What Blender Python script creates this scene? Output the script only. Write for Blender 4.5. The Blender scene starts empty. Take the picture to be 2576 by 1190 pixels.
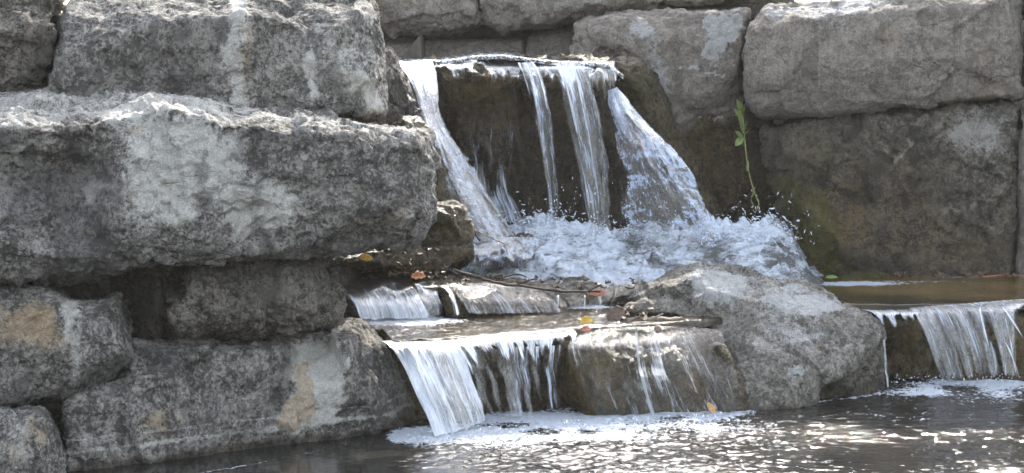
import bpy, bmesh, math, random
import numpy as np
from mathutils import Vector, noise as mnoise
from mathutils.bvhtree import BVHTree
from mathutils.geometry import delaunay_2d_cdt

S = bpy.context.scene
COL = S.collection
R = math.radians
# ------------------------------------------------------------------ camera, sky, sun, exposure
FPX, PITCH, H = 6133.0, R(5.5), 1.717          # focal length in 1/2576 frame widths, downward tilt, height over the pool
cam_d = bpy.data.cameras.new('camera'); cam = bpy.data.objects.new('camera', cam_d); COL.objects.link(cam)
cam.location = (0, 0, H); cam.rotation_euler = (R(90) - PITCH, 0, 0)
cam_d.sensor_width = 36; cam_d.lens = 36 * FPX / 2576; cam_d.clip_start = 0.1; cam_d.clip_end = 2000
S.camera = cam
SUN_EL, SUN_AZ = R(36), R(13)                  # sun high behind the wall, a little to the right
w = bpy.data.worlds.new('World'); S.world = w; w.use_nodes = True
nt = w.node_tree; bg = nt.nodes['Background']
sky = nt.nodes.new('ShaderNodeTexSky'); sky.sky_type = 'NISHITA'; sky.sun_disc = False
sky.sun_elevation = SUN_EL; sky.sun_rotation = SUN_AZ; sky.air_density = 1.0; sky.dust_density = 2.0
hs = nt.nodes.new('ShaderNodeHueSaturation'); hs.inputs['Saturation'].default_value = 0.48
nt.links.new(sky.outputs[0], hs.inputs['Color']); nt.links.new(hs.outputs[0], bg.inputs[0]); bg.inputs[1].default_value = 0.15
sd = bpy.data.lights.new('sun', 'SUN'); sun = bpy.data.objects.new('sun', sd); COL.objects.link(sun)
sd.energy = 2.0; sd.angle = R(0.6); sd.color = (1.0, 0.94, 0.85)
sdir = Vector((math.sin(SUN_AZ) * math.cos(SUN_EL), math.cos(SUN_AZ) * math.cos(SUN_EL), math.sin(SUN_EL)))
sun.rotation_euler = sdir.to_track_quat('Z', 'Y').to_euler(); sun.location = (3, 14, 10)
S.view_settings.view_transform = 'Standard'; S.view_settings.look = 'None'
S.view_settings.exposure = 2.2; S.view_settings.gamma = 1
S.cycles.max_bounces = 8; S.cycles.transparent_max_bounces = 16
S.cycles.sample_clamp_indirect = 4; S.cycles.caustics_reflective = False; S.cycles.caustics_refractive = False

# ------------------------------------------------------------------ helpers
cp, sp = math.cos(PITCH), math.sin(PITCH)
def at(px, py, Y):
    a = (px - 1288) / FPX; b = (595 - py) / FPX
    dx, dy, dz = a, cp + b * sp, -sp + b * cp
    t = Y / dy
    return Vector((dx * t, Y, H + dz * t))
def atz(px, py, z):                            # point of a level surface seen at that pixel
    a = (px - 1288) / FPX; b = (595 - py) / FPX
    dx, dy, dz = a, cp + b * sp, -sp + b * cp
    t = (z - H) / dz
    return Vector((dx * t, dy * t, z))
def proj(P):
    x, y, z = P[:, 0], P[:, 1], P[:, 2] - H
    d = y * cp - z * sp; u = y * sp + z * cp
    return np.stack([1288 + FPX * x / d, 595 - FPX * u / d], 1)

def hsh(i, j, k, s):
    h = (i.astype(np.int64) * 374761393 + j.astype(np.int64) * 668265263 + k.astype(np.int64) * 2147483647 + s * 974634777) & 0xffffffff
    h = ((h ^ (h >> 13)) * 1274126177) & 0xffffffff
    h = ((h ^ (h >> 16)) * 2246822519) & 0xffffffff
    h ^= h >> 15
    return (h & 0xffffff) / float(0xffffff)
def vn(P, s=0):
    F = np.floor(P); f = P - F; F = F.astype(np.int64); f = f * f * f * (f * (f * 6 - 15) + 10)
    out = 0
    for a in (0, 1):
        wa = f[:, 0] if a else 1 - f[:, 0]
        for b in (0, 1):
            wb = f[:, 1] if b else 1 - f[:, 1]
            for c in (0, 1):
                wc = f[:, 2] if c else 1 - f[:, 2]
                out = out + wa * wb * wc * hsh(F[:, 0] + a, F[:, 1] + b, F[:, 2] + c, s)
    return out * 2 - 1
def fbm(P, s=0, o=4, g=0.5):
    r = 0; a = 1; t = 0
    for k in range(o):
        r = r + a * vn(P * (2.03 ** k) + 7.3 * k, s + k); t += a; a *= g
    return r / t
def facet(P, s=0):
    """each Voronoi cell is one tilted, stepped chip face"""
    F = np.floor(P).astype(np.int64); best = np.full(len(P), 1e9); val = np.zeros(len(P))
    for a in (-1, 0, 1):
        for b in (-1, 0, 1):
            for c in (-1, 0, 1):
                i, j, k = F[:, 0] + a, F[:, 1] + b, F[:, 2] + c
                h = [hsh(i, j, k, s + 11 * q) for q in range(7)]
                D = [P[:, 0] - i - h[0], P[:, 1] - j - h[1], P[:, 2] - k - h[2]]
                d2 = D[0] ** 2 + D[1] ** 2 + D[2] ** 2
                v = (h[3] - .5) * 1.1 + D[0] * (h[4] - .5) * 2 + D[1] * (h[5] - .5) * 2 + D[2] * (h[6] - .5) * 2
                m = d2 < best; best[m] = d2[m]; val[m] = v[m]
    return val
def pts_sd(Q, poly):
    """signed distance in frame units of points Q to a polygon, negative inside"""
    poly = np.array(poly, float); n = len(poly); d = np.full(len(Q), 1e9); ins = np.zeros(len(Q), bool)
    for i in range(n):
        a, b = poly[i], poly[(i + 1) % n]; ab = b - a
        t = np.clip(((Q - a) @ ab) / max(ab @ ab, 1e-9), 0, 1)
        d = np.minimum(d, np.linalg.norm(Q - a - t[:, None] * ab, axis=1))
        if a[1] != b[1]:
            c = (a[1] > Q[:, 1]) != (b[1] > Q[:, 1])
            ins ^= c & (Q[:, 0] < (b[0] - a[0]) * (Q[:, 1] - a[1]) / (b[1] - a[1]) + a[0])
    return np.where(ins, -d, d)
def line_d(Q, L):
    d = np.full(len(Q), 1e9)
    for a, b in zip(L[:-1], L[1:]):
        a = np.array(a, float); b = np.array(b, float); ab = b - a
        t = np.clip(((Q - a) @ ab) / max(ab @ ab, 1e-9), 0, 1)
        d = np.minimum(d, np.linalg.norm(Q - a - t[:, None] * ab, axis=1))
    return d

def tag(o, label=None, cat=None, group=None, kind=None):
    if label: o['label'] = label
    if cat: o['category'] = cat
    if group: o['group'] = group
    if kind: o['kind'] = kind
    return o
def link_mesh(name, me, mat=None, parent=None, origin=None, smooth=True):
    o = bpy.data.objects.new(name, me); COL.objects.link(o)
    if mat: me.materials.append(mat)
    if smooth: me.polygons.foreach_set('use_smooth', np.ones(len(me.polygons), bool))
    if origin is not None:
        from mathutils import Matrix
        me.transform(Matrix.Translation(-Vector(origin))); o.location = origin
    if parent:
        o.parent = parent; o.matrix_parent_inverse = parent.matrix_world.inverted() if False else o.matrix_parent_inverse
        o.location = Vector(o.location) - Vector(parent.location)
    return o
def mesh_from(V, F):
    me = bpy.data.meshes.new('m'); me.from_pydata([tuple(v) for v in V], [], F); me.update(); return me
def empty(name, loc):
    o = bpy.data.objects.new(name, None); COL.objects.link(o); o.location = loc; o.empty_display_size = 0.1; return o
def attr(me, name, arr):
    a = me.attributes.new(name, 'FLOAT', 'POINT'); a.data.foreach_set('value', np.asarray(arr, np.float32))
def verts_of(me):
    a = np.empty(len(me.vertices) * 3); me.vertices.foreach_get('co', a); return a.reshape(-1, 3)

# ------------------------------------------------------------------ materials
class NT:
    def __init__(s, name):
        s.m = bpy.data.materials.new(name); s.m.use_nodes = True; s.t = s.m.node_tree; s.t.nodes.clear()
        s.out = s.t.nodes.new('ShaderNodeOutputMaterial')
    def n(s, typ, ins=None, **kw):
        x = s.t.nodes.new('ShaderNode' + typ)
        for k, v in kw.items(): setattr(x, k, v)
        for k, v in (ins or {}).items():
            if isinstance(v, bpy.types.NodeSocket): s.t.links.new(v, x.inputs[k])
            else: x.inputs[k].default_value = v
        return x
    def math(s, op, a, b=0.0, c=0.0, clamp=False):
        return s.n('Math', {0: a, 1: b, 2: c}, operation=op, use_clamp=clamp).outputs[0]
    def ramp(s, v, lo, hi, a=0.0, b=1.0):
        return s.n('MapRange', {0: v, 1: lo, 2: hi, 3: a, 4: b}, interpolation_type='SMOOTHSTEP').outputs[0]
    def mix(s, f, a, b, bt='MIX'):
        x = s.n('Mix', None, data_type='RGBA', blend_type=bt)
        for sock, v in ((x.inputs[0], f), (x.inputs[6], a), (x.inputs[7], b)):
            if isinstance(v, bpy.types.NodeSocket): s.t.links.new(v, sock)
            else: sock.default_value = v
        return x.outputs[2]
    def noise(s, vec, scale, det=4, rough=.55, dist=0.0):
        return s.n('TexNoise', {'Vector': vec, 'Scale': scale, 'Detail': det, 'Roughness': rough, 'Distortion': dist}).outputs[0]
    def attr(s, name): return s.n('Attribute', None, attribute_name=name).outputs['Fac']
    def surf(s, sh): s.t.links.new(sh, s.out.inputs['Surface']); return s.m
def c4(r, g, b): return (r, g, b, 1)

def rock_mat(name, lo, hi, pale, dark, warm=c4(.50, .36, .21), moss=c4(.07, .075, .02), rough=.9, speck=1.0, wetdark=.42, streak=.5, bumps=1.0, low=.41, high=.61, wg=.58, spec=.4):
    M = NT(name)
    co = M.n('TexCoord').outputs['Object']
    st = M.n('Mapping', {'Vector': co, 'Scale': (1, 1, .16)}).outputs[0]
    big = M.noise(co, 3.1, 5, .6, .4); mid = M.noise(co, 13, 7, .72, .5); wp = M.mix(.06, co, M.n('TexNoise', {'Vector': co, 'Scale': 9.0, 'Detail': 5.0}).outputs['Color'], 'ADD')
    chipc = M.n('TexVoronoi', {'Vector': wp, 'Scale': 30.0, 'Randomness': 1.0}); chipd = M.n('TexVoronoi', {'Vector': wp, 'Scale': 85.0})
    chp = M.n('SeparateColor', {0: chipc.outputs['Color']}).outputs[0]; chq = M.n('SeparateColor', {0: chipd.outputs['Color']}).outputs[0]; fine = M.noise(co, 70, 5, .75)
    grain = M.noise(co, 190, 2, .6); vst = M.noise(st, 16, 5, .65, .3)
    a = M.math('ADD', M.math('MULTIPLY', big, .35), M.math('MULTIPLY', mid, .4))
    a = M.math('ADD', a, M.math('MULTIPLY', vst, .25))
    a = M.math('ADD', a, M.math('MULTIPLY', M.math('SUBTRACT', fine, .5), .5 * speck))
    a = M.math('ADD', a, M.math('MULTIPLY', M.math('SUBTRACT', chq, .5), .09 * speck)); a = M.math('ADD', a, M.math('MULTIPLY', M.math('SUBTRACT', chp, .5), .07))
    col = M.mix(M.ramp(a, low, high), lo, hi)
    brk = M.math('ADD', M.math('MULTIPLY', M.math('SUBTRACT', mid, .5), 2.2), M.math('MULTIPLY', M.math('SUBTRACT', fine, .5), 1.8))
    brk = M.math('ADD', brk, M.math('MULTIPLY', M.math('SUBTRACT', vst, .5), streak))
    nat_d = M.ramp(M.math('ADD', vst, M.math('MULTIPLY', M.math('SUBTRACT', big, .5), 1.0)), .58, .7)
    col = M.mix(M.math('MULTIPLY', nat_d, .55), col, dark)
    crust = M.noise(co, 9, 8, .78, .8)                      # small scattered pale crusts
    col = M.mix(M.math('MULTIPLY', M.ramp(crust, .60, .68), .45), col, pale)
    ce = M.n('TexVoronoi', {'Vector': M.mix(.22, co, M.n('TexNoise', {'Vector': co, 'Scale': 4.0, 'Detail': 6.0}).outputs['Color'], 'ADD'), 'Scale': 4.5}, feature='DISTANCE_TO_EDGE').outputs['Distance']
    crk = M.math('MULTIPLY', M.ramp(ce, .0, .018, 1.0, 0.0), M.ramp(M.noise(co, 2.3, 3), .50, .62))
    col = M.mix(M.math('MULTIPLY', crk, .4), col, dark)
    def lay(c, at_, colr, k, amt=.9):
        f = M.math('ADD', M.attr(at_), M.math('MULTIPLY', brk, k))
        g = M.math('MULTIPLY', M.ramp(f, .30, .80), M.ramp(M.attr(at_), .02, .3))
        return M.mix(M.math('MULTIPLY', g, amt), c, colr)
    col = lay(col, 'pale', pale, .55); col = lay(col, 'warm', warm, .6, .6)
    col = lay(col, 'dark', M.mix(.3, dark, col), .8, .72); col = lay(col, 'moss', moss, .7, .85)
    sp_ = M.mix(M.ramp(grain, .35, .68), c4(.55, .55, .56), c4(1.5, 1.48, 1.45))
    col = M.mix(.45 * speck, col, M.mix(1.0, col, sp_, 'MULTIPLY'))
    wet = M.math('ADD', M.attr('wet'), M.math('MULTIPLY', brk, .25), clamp=True)
    wet = M.math('MULTIPLY', wet, M.ramp(M.attr('wet'), .02, .15))
    col = M.mix(wet, col, M.mix(1.0, col, c4(wetdark, wetdark * .93, wetdark * .8), 'MULTIPLY'))
    rg = M.math('ADD', rough, M.math('MULTIPLY', wet, -wg))
    hgt = M.math('ADD', M.math('MULTIPLY', mid, .7), M.math('ADD', M.math('MULTIPLY', fine, .35), M.math('MULTIPLY', grain, .05)))
    hgt = M.math('ADD', hgt, M.math('ADD', M.math('MULTIPLY', chp, .16), M.math('MULTIPLY', chq, .10)))
    hgt = M.math('SUBTRACT', hgt, M.math('MULTIPLY', crk, .22))
    b = M.n('Bump', {'Height': hgt, 'Strength': .9, 'Distance': .06 * bumps}).outputs[0]
    p = M.n('BsdfPrincipled', {'Base Color': col, 'Roughness': rg, 'Normal': b})
    p.inputs['Specular IOR Level'].default_value = spec
    return M.surf(p.outputs[0])

GREY = rock_mat('weathered_limestone', c4(.085, .078, .068), c4(.40, .375, .335), c4(.62, .60, .545), c4(.032, .032, .033))
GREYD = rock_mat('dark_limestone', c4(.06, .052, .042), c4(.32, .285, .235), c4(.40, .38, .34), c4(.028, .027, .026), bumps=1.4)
WALL = rock_mat('wall_limestone', c4(.15, .13, .107), c4(.35, .308, .26), c4(.44, .43, .41), c4(.06, .055, .048), warm=c4(.28, .18, .11), bumps=.8, low=.36, high=.66, speck=.85)
WETR = rock_mat('wet_brown_rock', c4(.045, .037, .023), c4(.235, .19, .12), c4(.42, .38, .32), c4(.015, .012, .009), warm=c4(.20, .13, .04), moss=c4(.085, .085, .02), rough=.85, wetdark=.6)
WETQ = rock_mat('wet_olive_rock', c4(.06, .052, .038), c4(.27, .235, .175), c4(.46, .44, .40), c4(.022, .018, .012), warm=c4(.26, .16, .05), moss=c4(.16, .15, .035), rough=.85, wetdark=.7, bumps=1.3, wg=.70, spec=.8)
BOULD = rock_mat('round_boulder_stone', c4(.11, .10, .083), c4(.40, .37, .32), c4(.50, .50, .49), c4(.045, .042, .036), bumps=.9, low=.38, high=.66)

def sheet_mat(name, us, vs, lo, hi, clear=.75, tint=c4(.68, .78, .96), seed=0.0, film=c4(.55, .52, .46), gloss=.6, grough=.14):
    """falling water: clear wet film between aerated white strands that follow the flow (UV = metres across, along)"""
    M = NT(name)
    uv = M.n('UVMap').outputs[0]
    def strands(a, b, sc, det, off):
        m = M.n('Mapping', {'Vector': uv, 'Scale': (a, b, 1), 'Location': (off, off * .7, seed)}).outputs[0]
        return M.noise(m, sc, det, .6, 1.1)
    s1 = strands(us, vs, 1, 4, 0); s2 = strands(us * 3.1, vs * 2.2, 1, 4, 5); s3 = strands(us * 8, vs * 7, 1, 3, 9)
    s0 = strands(us * .35, vs * 1.5, 1, 3, 2)
    s = M.math('ADD', M.math('MULTIPLY', s1, .30), M.math('ADD', M.math('MULTIPLY', s2, .22), M.math('MULTIPLY', s3, .16)))
    s = M.math('ADD', s, M.math('MULTIPLY', s0, .32))
    s = M.math('ADD', M.math('MULTIPLY', M.math('SUBTRACT', s, .5), 1.7), .5)
    d = M.attr('dens')
    sw = M.math('ADD', s, M.math('MULTIPLY', M.math('SUBTRACT', M.attr('white'), .5), .34))
    white = M.ramp(sw, lo, hi)
    s = M.math('ADD', M.math('MULTIPLY', s, .75), M.math('MULTIPLY', s3, .25))
    cover = M.ramp(M.math('ADD', s, M.math('SUBTRACT', d, .5)), .42, .60)
    bump = M.n('Bump', {'Height': s, 'Strength': 1.0, 'Distance': .012}).outputs[0]
    dif = M.n('BsdfDiffuse', {'Color': tint, 'Normal': bump}); tr = M.n('BsdfTranslucent', {'Color': tint, 'Normal': bump})
    gl = M.n('BsdfGlossy', {'Color': c4(1, 1, 1), 'Roughness': grough, 'Normal': bump})
    milk = M.n('MixShader', {0: .45, 1: dif.outputs[0], 2: tr.outputs[0]}).outputs[0]
    fr = M.n('Fresnel', {'IOR': 1.4, 'Normal': bump}).outputs[0]
    tp = M.n('BsdfTransparent', {'Color': c4(.93, .94, .95)}).outputs[0]
    filmd = M.n('BsdfDiffuse', {'Color': film, 'Normal': bump}).outputs[0]
    clr = M.n('MixShader', {0: clear, 1: filmd, 2: tp}).outputs[0]
    body = M.n('MixShader', {0: white, 1: clr, 2: milk}).outputs[0]
    body = M.n('MixShader', {0: M.math('MULTIPLY', fr, gloss, clamp=True), 1: body, 2: gl.outputs[0]}).outputs[0]
    tp2 = M.n('BsdfTransparent').outputs[0]
    return M.surf(M.n('MixShader', {0: cover, 1: tp2, 2: body}).outputs[0])

def pool_mat(name, deep, shallow, rough, bscale, bdist, stretch=1.0):
    M = NT(name)
    co = M.n('TexCoord').outputs['Object']
    mp = M.n('Mapping', {'Vector': co, 'Scale': (1, stretch, 1)}).outputs[0]
    n1 = M.noise(mp, bscale, 3, .5, .3); n2 = M.noise(mp, bscale * 2.7, 2, .5); n3 = M.noise(co, 3, 4, .6)
    hgt = M.math('ADD', M.math('MULTIPLY', n1, .7), M.math('MULTIPLY', n2, .3))
    rip = M.attr('ripple')
    b = M.n('Bump', {'Height': M.math('MULTIPLY', hgt, rip), 'Strength': 1.0, 'Distance': bdist}).outputs[0]
    col = M.mix(M.ramp(n3, .35, .65), deep, shallow)
    col = M.mix(M.attr('bed'), col, c4(.17, .115, .045))
    foam = M.attr('foam')
    fb = M.noise(mp, 45, 4, .7, 1.0); fc = M.n('TexVoronoi', {'Vector': mp, 'Scale': 60.0}).outputs['Distance']
    fm = M.math('ADD', foam, M.math('MULTIPLY', M.math('SUBTRACT', fb, .5), 1.7))
    fm = M.math('SUBTRACT', fm, M.math('MULTIPLY', fc, .25))
    fm = M.math('MULTIPLY', M.ramp(fm, .36, .58), M.ramp(foam, .02, .2))
    b2 = M.n('Bump', {'Height': fb, 'Strength': 1.0, 'Distance': .03, 'Normal': b}).outputs[0]
    p = M.n('BsdfPrincipled', {'Base Color': col, 'Roughness': rough, 'IOR': 1.33, 'Normal': b})
    f = M.n('BsdfPrincipled', {'Base Color': c4(.74, .79, .86), 'Roughness': .35, 'Normal': b2})
    return M.surf(M.n('MixShader', {0: fm, 1: p.outputs[0], 2: f.outputs[0]}).outputs[0])

def foam_mat():
    M = NT('churning_foam')
    co = M.n('TexCoord').outputs['Object']
    mp = M.n('Mapping', {'Vector': co, 'Scale': (.55, .8, 1.5), 'Rotation': (0, R(-38), 0)}).outputs[0]
    a = M.noise(mp, 10, 6, .7, 1.2); f = M.noise(mp, 26, 5, .65, 1.2); g = M.noise(co, 110, 2, .6)
    s = M.math('ADD', M.math('MULTIPLY', a, .45), M.math('ADD', M.math('MULTIPLY', f, .45), M.math('MULTIPLY', g, .1)))
    s = M.math('ADD', s, M.math('MULTIPLY', M.math('SUBTRACT', M.attr('foam'), .5), .5))
    col = M.mix(M.ramp(s, .42, .64), c4(.13, .13, .125), c4(.76, .82, .90))
    b = M.n('Bump', {'Height': M.math('ADD', f, M.math('MULTIPLY', g, .3)), 'Strength': 1.0, 'Distance': .012}).outputs[0]
    p = M.n('BsdfPrincipled', {'Base Color': col, 'Roughness': .32, 'Normal': b, 'IOR': 1.33}); t = M.n('BsdfTranslucent', {'Color': col})
    return M.surf(M.n('MixShader', {0: .3, 1: p.outputs[0], 2: t.outputs[0]}).outputs[0])
def plain(name, c1, c2, sc=40, rough=.6, trans=0.0):
    M = NT(name)
    co = M.n('TexCoord').outputs['Object']; n = M.noise(co, sc, 4, .6)
    col = M.mix(M.ramp(n, .35, .65), c1, c2)
    b = M.n('Bump', {'Height': n, 'Strength': .5, 'Distance': .004}).outputs[0]
    p = M.n('BsdfPrincipled', {'Base Color': col, 'Roughness': rough, 'Normal': b})
    if trans:
        t = M.n('BsdfTranslucent', {'Color': col})
        return M.surf(M.n('MixShader', {0: trans, 1: p.outputs[0], 2: t.outputs[0]}).outputs[0])
    return M.surf(p.outputs[0])

# ------------------------------------------------------------------ stones
BVH = {}
def stone(name, label, cat, outline, ya, yb, depth, inner=(), seed=1, vox=.012, mat=GREY, paint=(), amp=1.0, inset=10,
          chip=(1, 1, 1), back=.96, sm=3, wetall=0.0, group=None, kind=None, edge=.05):
    """closed stone: front face from its outline and inner relief points (frame x, y, relief in m), sides running back, then broken up"""
    o3 = [(p[0], p[1], p[2] if len(p) > 2 else 0.0) for p in outline]
    xs = [p[0] for p in o3]; xa, xb = min(xs), max(xs)
    Y0 = lambda x: ya + (yb - ya) * (x - xa) / (xb - xa)
    n = len(o3)
    area = sum(o3[i][0] * o3[(i + 1) % n][1] - o3[(i + 1) % n][0] * o3[i][1] for i in range(n))
    sg = 1 if area > 0 else -1
    cx = sum(xs) / n; cy = sum(p[1] for p in o3) / n
    ring0, ring1, ring2 = [], [], []
    for i, p in enumerate(o3):
        a, b = o3[i - 1], o3[(i + 1) % n]
        tx, ty = b[0] - a[0], b[1] - a[1]; L = math.hypot(tx, ty) or 1
        nx, ny = -ty / L * sg, tx / L * sg
        ring0.append((p[0] + nx * inset, p[1] + ny * inset, p[2]))
        ring1.append((p[0], p[1], p[2] + edge))
        ring2.append((cx + (p[0] - cx) * back, cy + (p[1] - cy) * back, max(depth, p[2] + edge + .1)))
    pts2 = [Vector((p[0], -p[1])) for p in ring0] + [Vector((p[0], -p[1])) for p in inner]
    rel = [p[2] for p in ring0] + [p[2] for p in inner]
    vo, eo, fo, ov, oe, of = delaunay_2d_cdt(pts2, [(i, (i + 1) % n) for i in range(n)], [], 1, 1e-4)
    V = []
    for k, v in enumerate(vo):
        r = rel[ov[k][0]] if ov[k] else 0
        V.append(at(v.x, -v.y, Y0(v.x) + r))
    loop0 = [next(k for k in range(len(vo)) if i in ov[k]) for i in range(n)]
    F = [list(f) for f in fo]
    b1 = len(V); V += [at(p[0], p[1], Y0(p[0]) + p[2]) for p in ring1]
    b2 = len(V); V += [at(p[0], p[1], Y0(p[0]) + p[2]) for p in ring2]
    for i in range(n):
        j = (i + 1) % n
        F.append([loop0[i], loop0[j], b1 + j, b1 + i]); F.append([b1 + i, b1 + j, b2 + j, b2 + i])
    F.append([b2 + i for i in range(n)])
    me = mesh_from(V, F); bm = bmesh.new(); bm.from_mesh(me)
    bmesh.ops.triangulate(bm, faces=bm.faces[:]); bmesh.ops.recalc_face_normals(bm, faces=bm.faces[:])
    bm.to_mesh(me); bm.free()
    t = bpy.data.objects.new('t', me); COL.objects.link(t)
    md = t.modifiers.new('r', 'REMESH'); md.mode = 'VOXEL'; md.voxel_size = vox
    dg = bpy.context.evaluated_depsgraph_get(); m2 = bpy.data.meshes.new_from_object(t.evaluated_get(dg))
    bpy.data.objects.remove(t)
    P = verts_of(m2); E = np.empty(len(m2.edges) * 2, np.int64); m2.edges.foreach_get('vertices', E); E = E.reshape(-1, 2)
    deg = np.bincount(E.ravel(), minlength=len(P)).astype(float)[:, None]
    for it in range(sm):
        A = np.zeros_like(P)
        for q in range(3):
            A[:, q] = np.bincount(E[:, 0], P[E[:, 1], q], len(P)) + np.bincount(E[:, 1], P[E[:, 0], q], len(P))
        P = P * .4 + .6 * A / deg
    m2.vertices.foreach_set('co', P.ravel()); m2.update()
    N = np.empty(len(P) * 3); m2.vertices.foreach_get('normal', N); N = N.reshape(-1, 3)
    W = P + .035 * np.stack([fbm(P * 6, seed + 3), fbm(P * 6, seed + 4), fbm(P * 6, seed + 5)], 1)
    C = np.array(chip)
    d = .022 * fbm(P * 3.2, seed, 3) + .022 * facet(W * C * 5.0, seed) + .012 * facet(W * C * 13, seed + 1)
    d += .010 * fbm(P * C * 14, seed + 6, 4, .6) - .012 * np.clip(.25 - np.abs(fbm(P * C * 5, seed + 30, 3)), 0, 1) * 4 * (vn(P * 2, seed + 31) > 0) * .6 + .0065 * facet(W * C * 36, seed + 2) + .004 * vn(P * 55, seed + 8)
    P2 = P + N * (d * amp)[:, None]
    m2.vertices.foreach_set('co', P2.ravel()); m2.update()
    Q = proj(P2); Qw = Q + 20 * np.stack([fbm(P2 * 7, seed + 21), fbm(P2 * 7, seed + 22)], 1) + 20 * np.stack([fbm(P2 * 28, seed + 23), fbm(P2 * 28, seed + 24)], 1)
    A = {k: np.zeros(len(P)) for k in ('pale', 'warm', 'dark', 'wet', 'moss')}  # pale, warm and dark hold stains plus some painted light and shade
    A['wet'] += wetall
    for (k, kind_, geo, soft, amt) in paint:
        if kind_ == 'line' and soft > 7.5: amt = amt * .75
        if kind_ in ('poly', 'line') and soft > 7.5: soft = soft * (2.0 if kind_ == 'poly' else 1.25)
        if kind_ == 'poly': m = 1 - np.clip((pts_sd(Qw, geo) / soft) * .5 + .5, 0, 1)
        elif kind_ == 'line': m = 1 - np.clip((line_d(Qw, geo) - soft * .4) / (soft * .8), 0, 1)
        elif kind_ == 'z': m = np.clip((geo - P2[:, 2] + .02 * fbm(P2 * 5, seed)) / soft, 0, 1)
        elif kind_ == 'band': m = np.exp(-((P2[:, 2] - geo - .012 * fbm(P2 * 4, seed)) / soft) ** 2)
        else: m = np.clip(1.3 - np.hypot((Qw[:, 0] - geo[0]) / geo[2], (Qw[:, 1] - geo[1]) / geo[3]), 0, 1)
        A[k] = np.clip(A[k] + m * amt * 1.2, -1, 1)
    for k, v in A.items(): attr(m2, k, np.clip(v, 0, 1))
    bmin, bmax = P2.min(0), P2.max(0)
    org = Vector(((bmin[0] + bmax[0]) / 2, (bmin[1] + bmax[1]) / 2, bmin[2]))
    BVH[len(BVH)] = BVHTree.FromPolygons([Vector(v) for v in P2], [tuple(p.vertices) for p in m2.polygons])
    m2.materials.clear()
    ob = link_mesh(name, m2, mat, None, org)
    ob['stone_id'] = len(BVH) - 1
    del ob['stone_id']
    tag(ob, label, cat, group, kind)
    return ob, BVH[len(BVH) - 1]

LG, WG = 'stacked blocks of the near left bank', 'blocks of the far retaining wall'
# --- near left bank
stone('stone_block', 'rough dark grey block in the upper left corner, beside the dark vertical joint', 'stone block',
      [(-330, -90, .3), (-60, -70, .2), (100, -60, .2), (152, -20, .12), (140, 50, .04), (135, 120, .03), (128, 180, .05), (100, 250, .12), (-100, 260, 0), (-330, 260, 0)],
      9.15, 9.35, .9, [(60, 60, -.06), (-60, 120, -.05), (70, 180, .02), (30, 130, -.02)], 11, .012, GREYD, [('dark', 'poly', [(90, 60), (150, 40), (140, 240), (60, 240)], 25, .7), ('pale', 'ell', (60, 110, 60, 40), 0, .3)], 1.3, chip=(.8, 1, 1.6), group=LG)
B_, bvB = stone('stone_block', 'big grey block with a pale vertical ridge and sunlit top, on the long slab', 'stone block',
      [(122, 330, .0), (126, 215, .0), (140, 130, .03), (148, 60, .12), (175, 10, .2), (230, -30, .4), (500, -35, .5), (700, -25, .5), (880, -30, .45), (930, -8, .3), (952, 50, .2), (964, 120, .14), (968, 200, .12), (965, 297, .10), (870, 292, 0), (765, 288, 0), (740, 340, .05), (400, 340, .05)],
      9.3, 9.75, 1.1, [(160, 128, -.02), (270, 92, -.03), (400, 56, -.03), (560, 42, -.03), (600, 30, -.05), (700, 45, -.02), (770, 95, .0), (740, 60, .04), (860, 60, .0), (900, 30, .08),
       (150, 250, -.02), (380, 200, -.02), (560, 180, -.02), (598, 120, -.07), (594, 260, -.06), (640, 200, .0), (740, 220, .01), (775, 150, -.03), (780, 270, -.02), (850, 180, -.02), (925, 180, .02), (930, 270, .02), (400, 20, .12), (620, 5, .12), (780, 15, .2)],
      22, .0095, GREY, [('pale', 'line', [(600, 0), (596, 90), (585, 150), (598, 210), (596, 270)], 24, .85), ('pale', 'poly', [(150, 70), (200, 0), (600, -30), (900, -30), (940, 40), (780, 20), (600, 22), (420, 50), (280, 90), (160, 130)], 16, .3),  # pale polygon paints light on the top face
       ('dark', 'poly', [(160, 150), (420, 70), (580, 60), (570, 270), (140, 270)], 35, .42), ('warm', 'poly', [(600, 60), (625, 60), (628, 270), (604, 270)], 8, .55), ('pale', 'poly', [(790, 60), (950, 60), (960, 290), (860, 290), (800, 180)], 30, .5),  # pale polygon paints grazing sun on the right-hand face
       ('dark', 'line', [(840, 190), (870, 240), (880, 285)], 28, .8), ('dark', 'line', [(700, 250), (740, 270)], 30, .5), ('pale', 'line', [(780, 140), (790, 240)], 16, .7), ('dark', 'line', [(855, 120), (842, 190)], 12, .7), ('pale', 'line', [(905, 200), (940, 270)], 18, .7), ('dark', 'line', [(620, 30), (690, 50), (745, 38)], 7, .9)], .8, group=LG)
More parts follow.
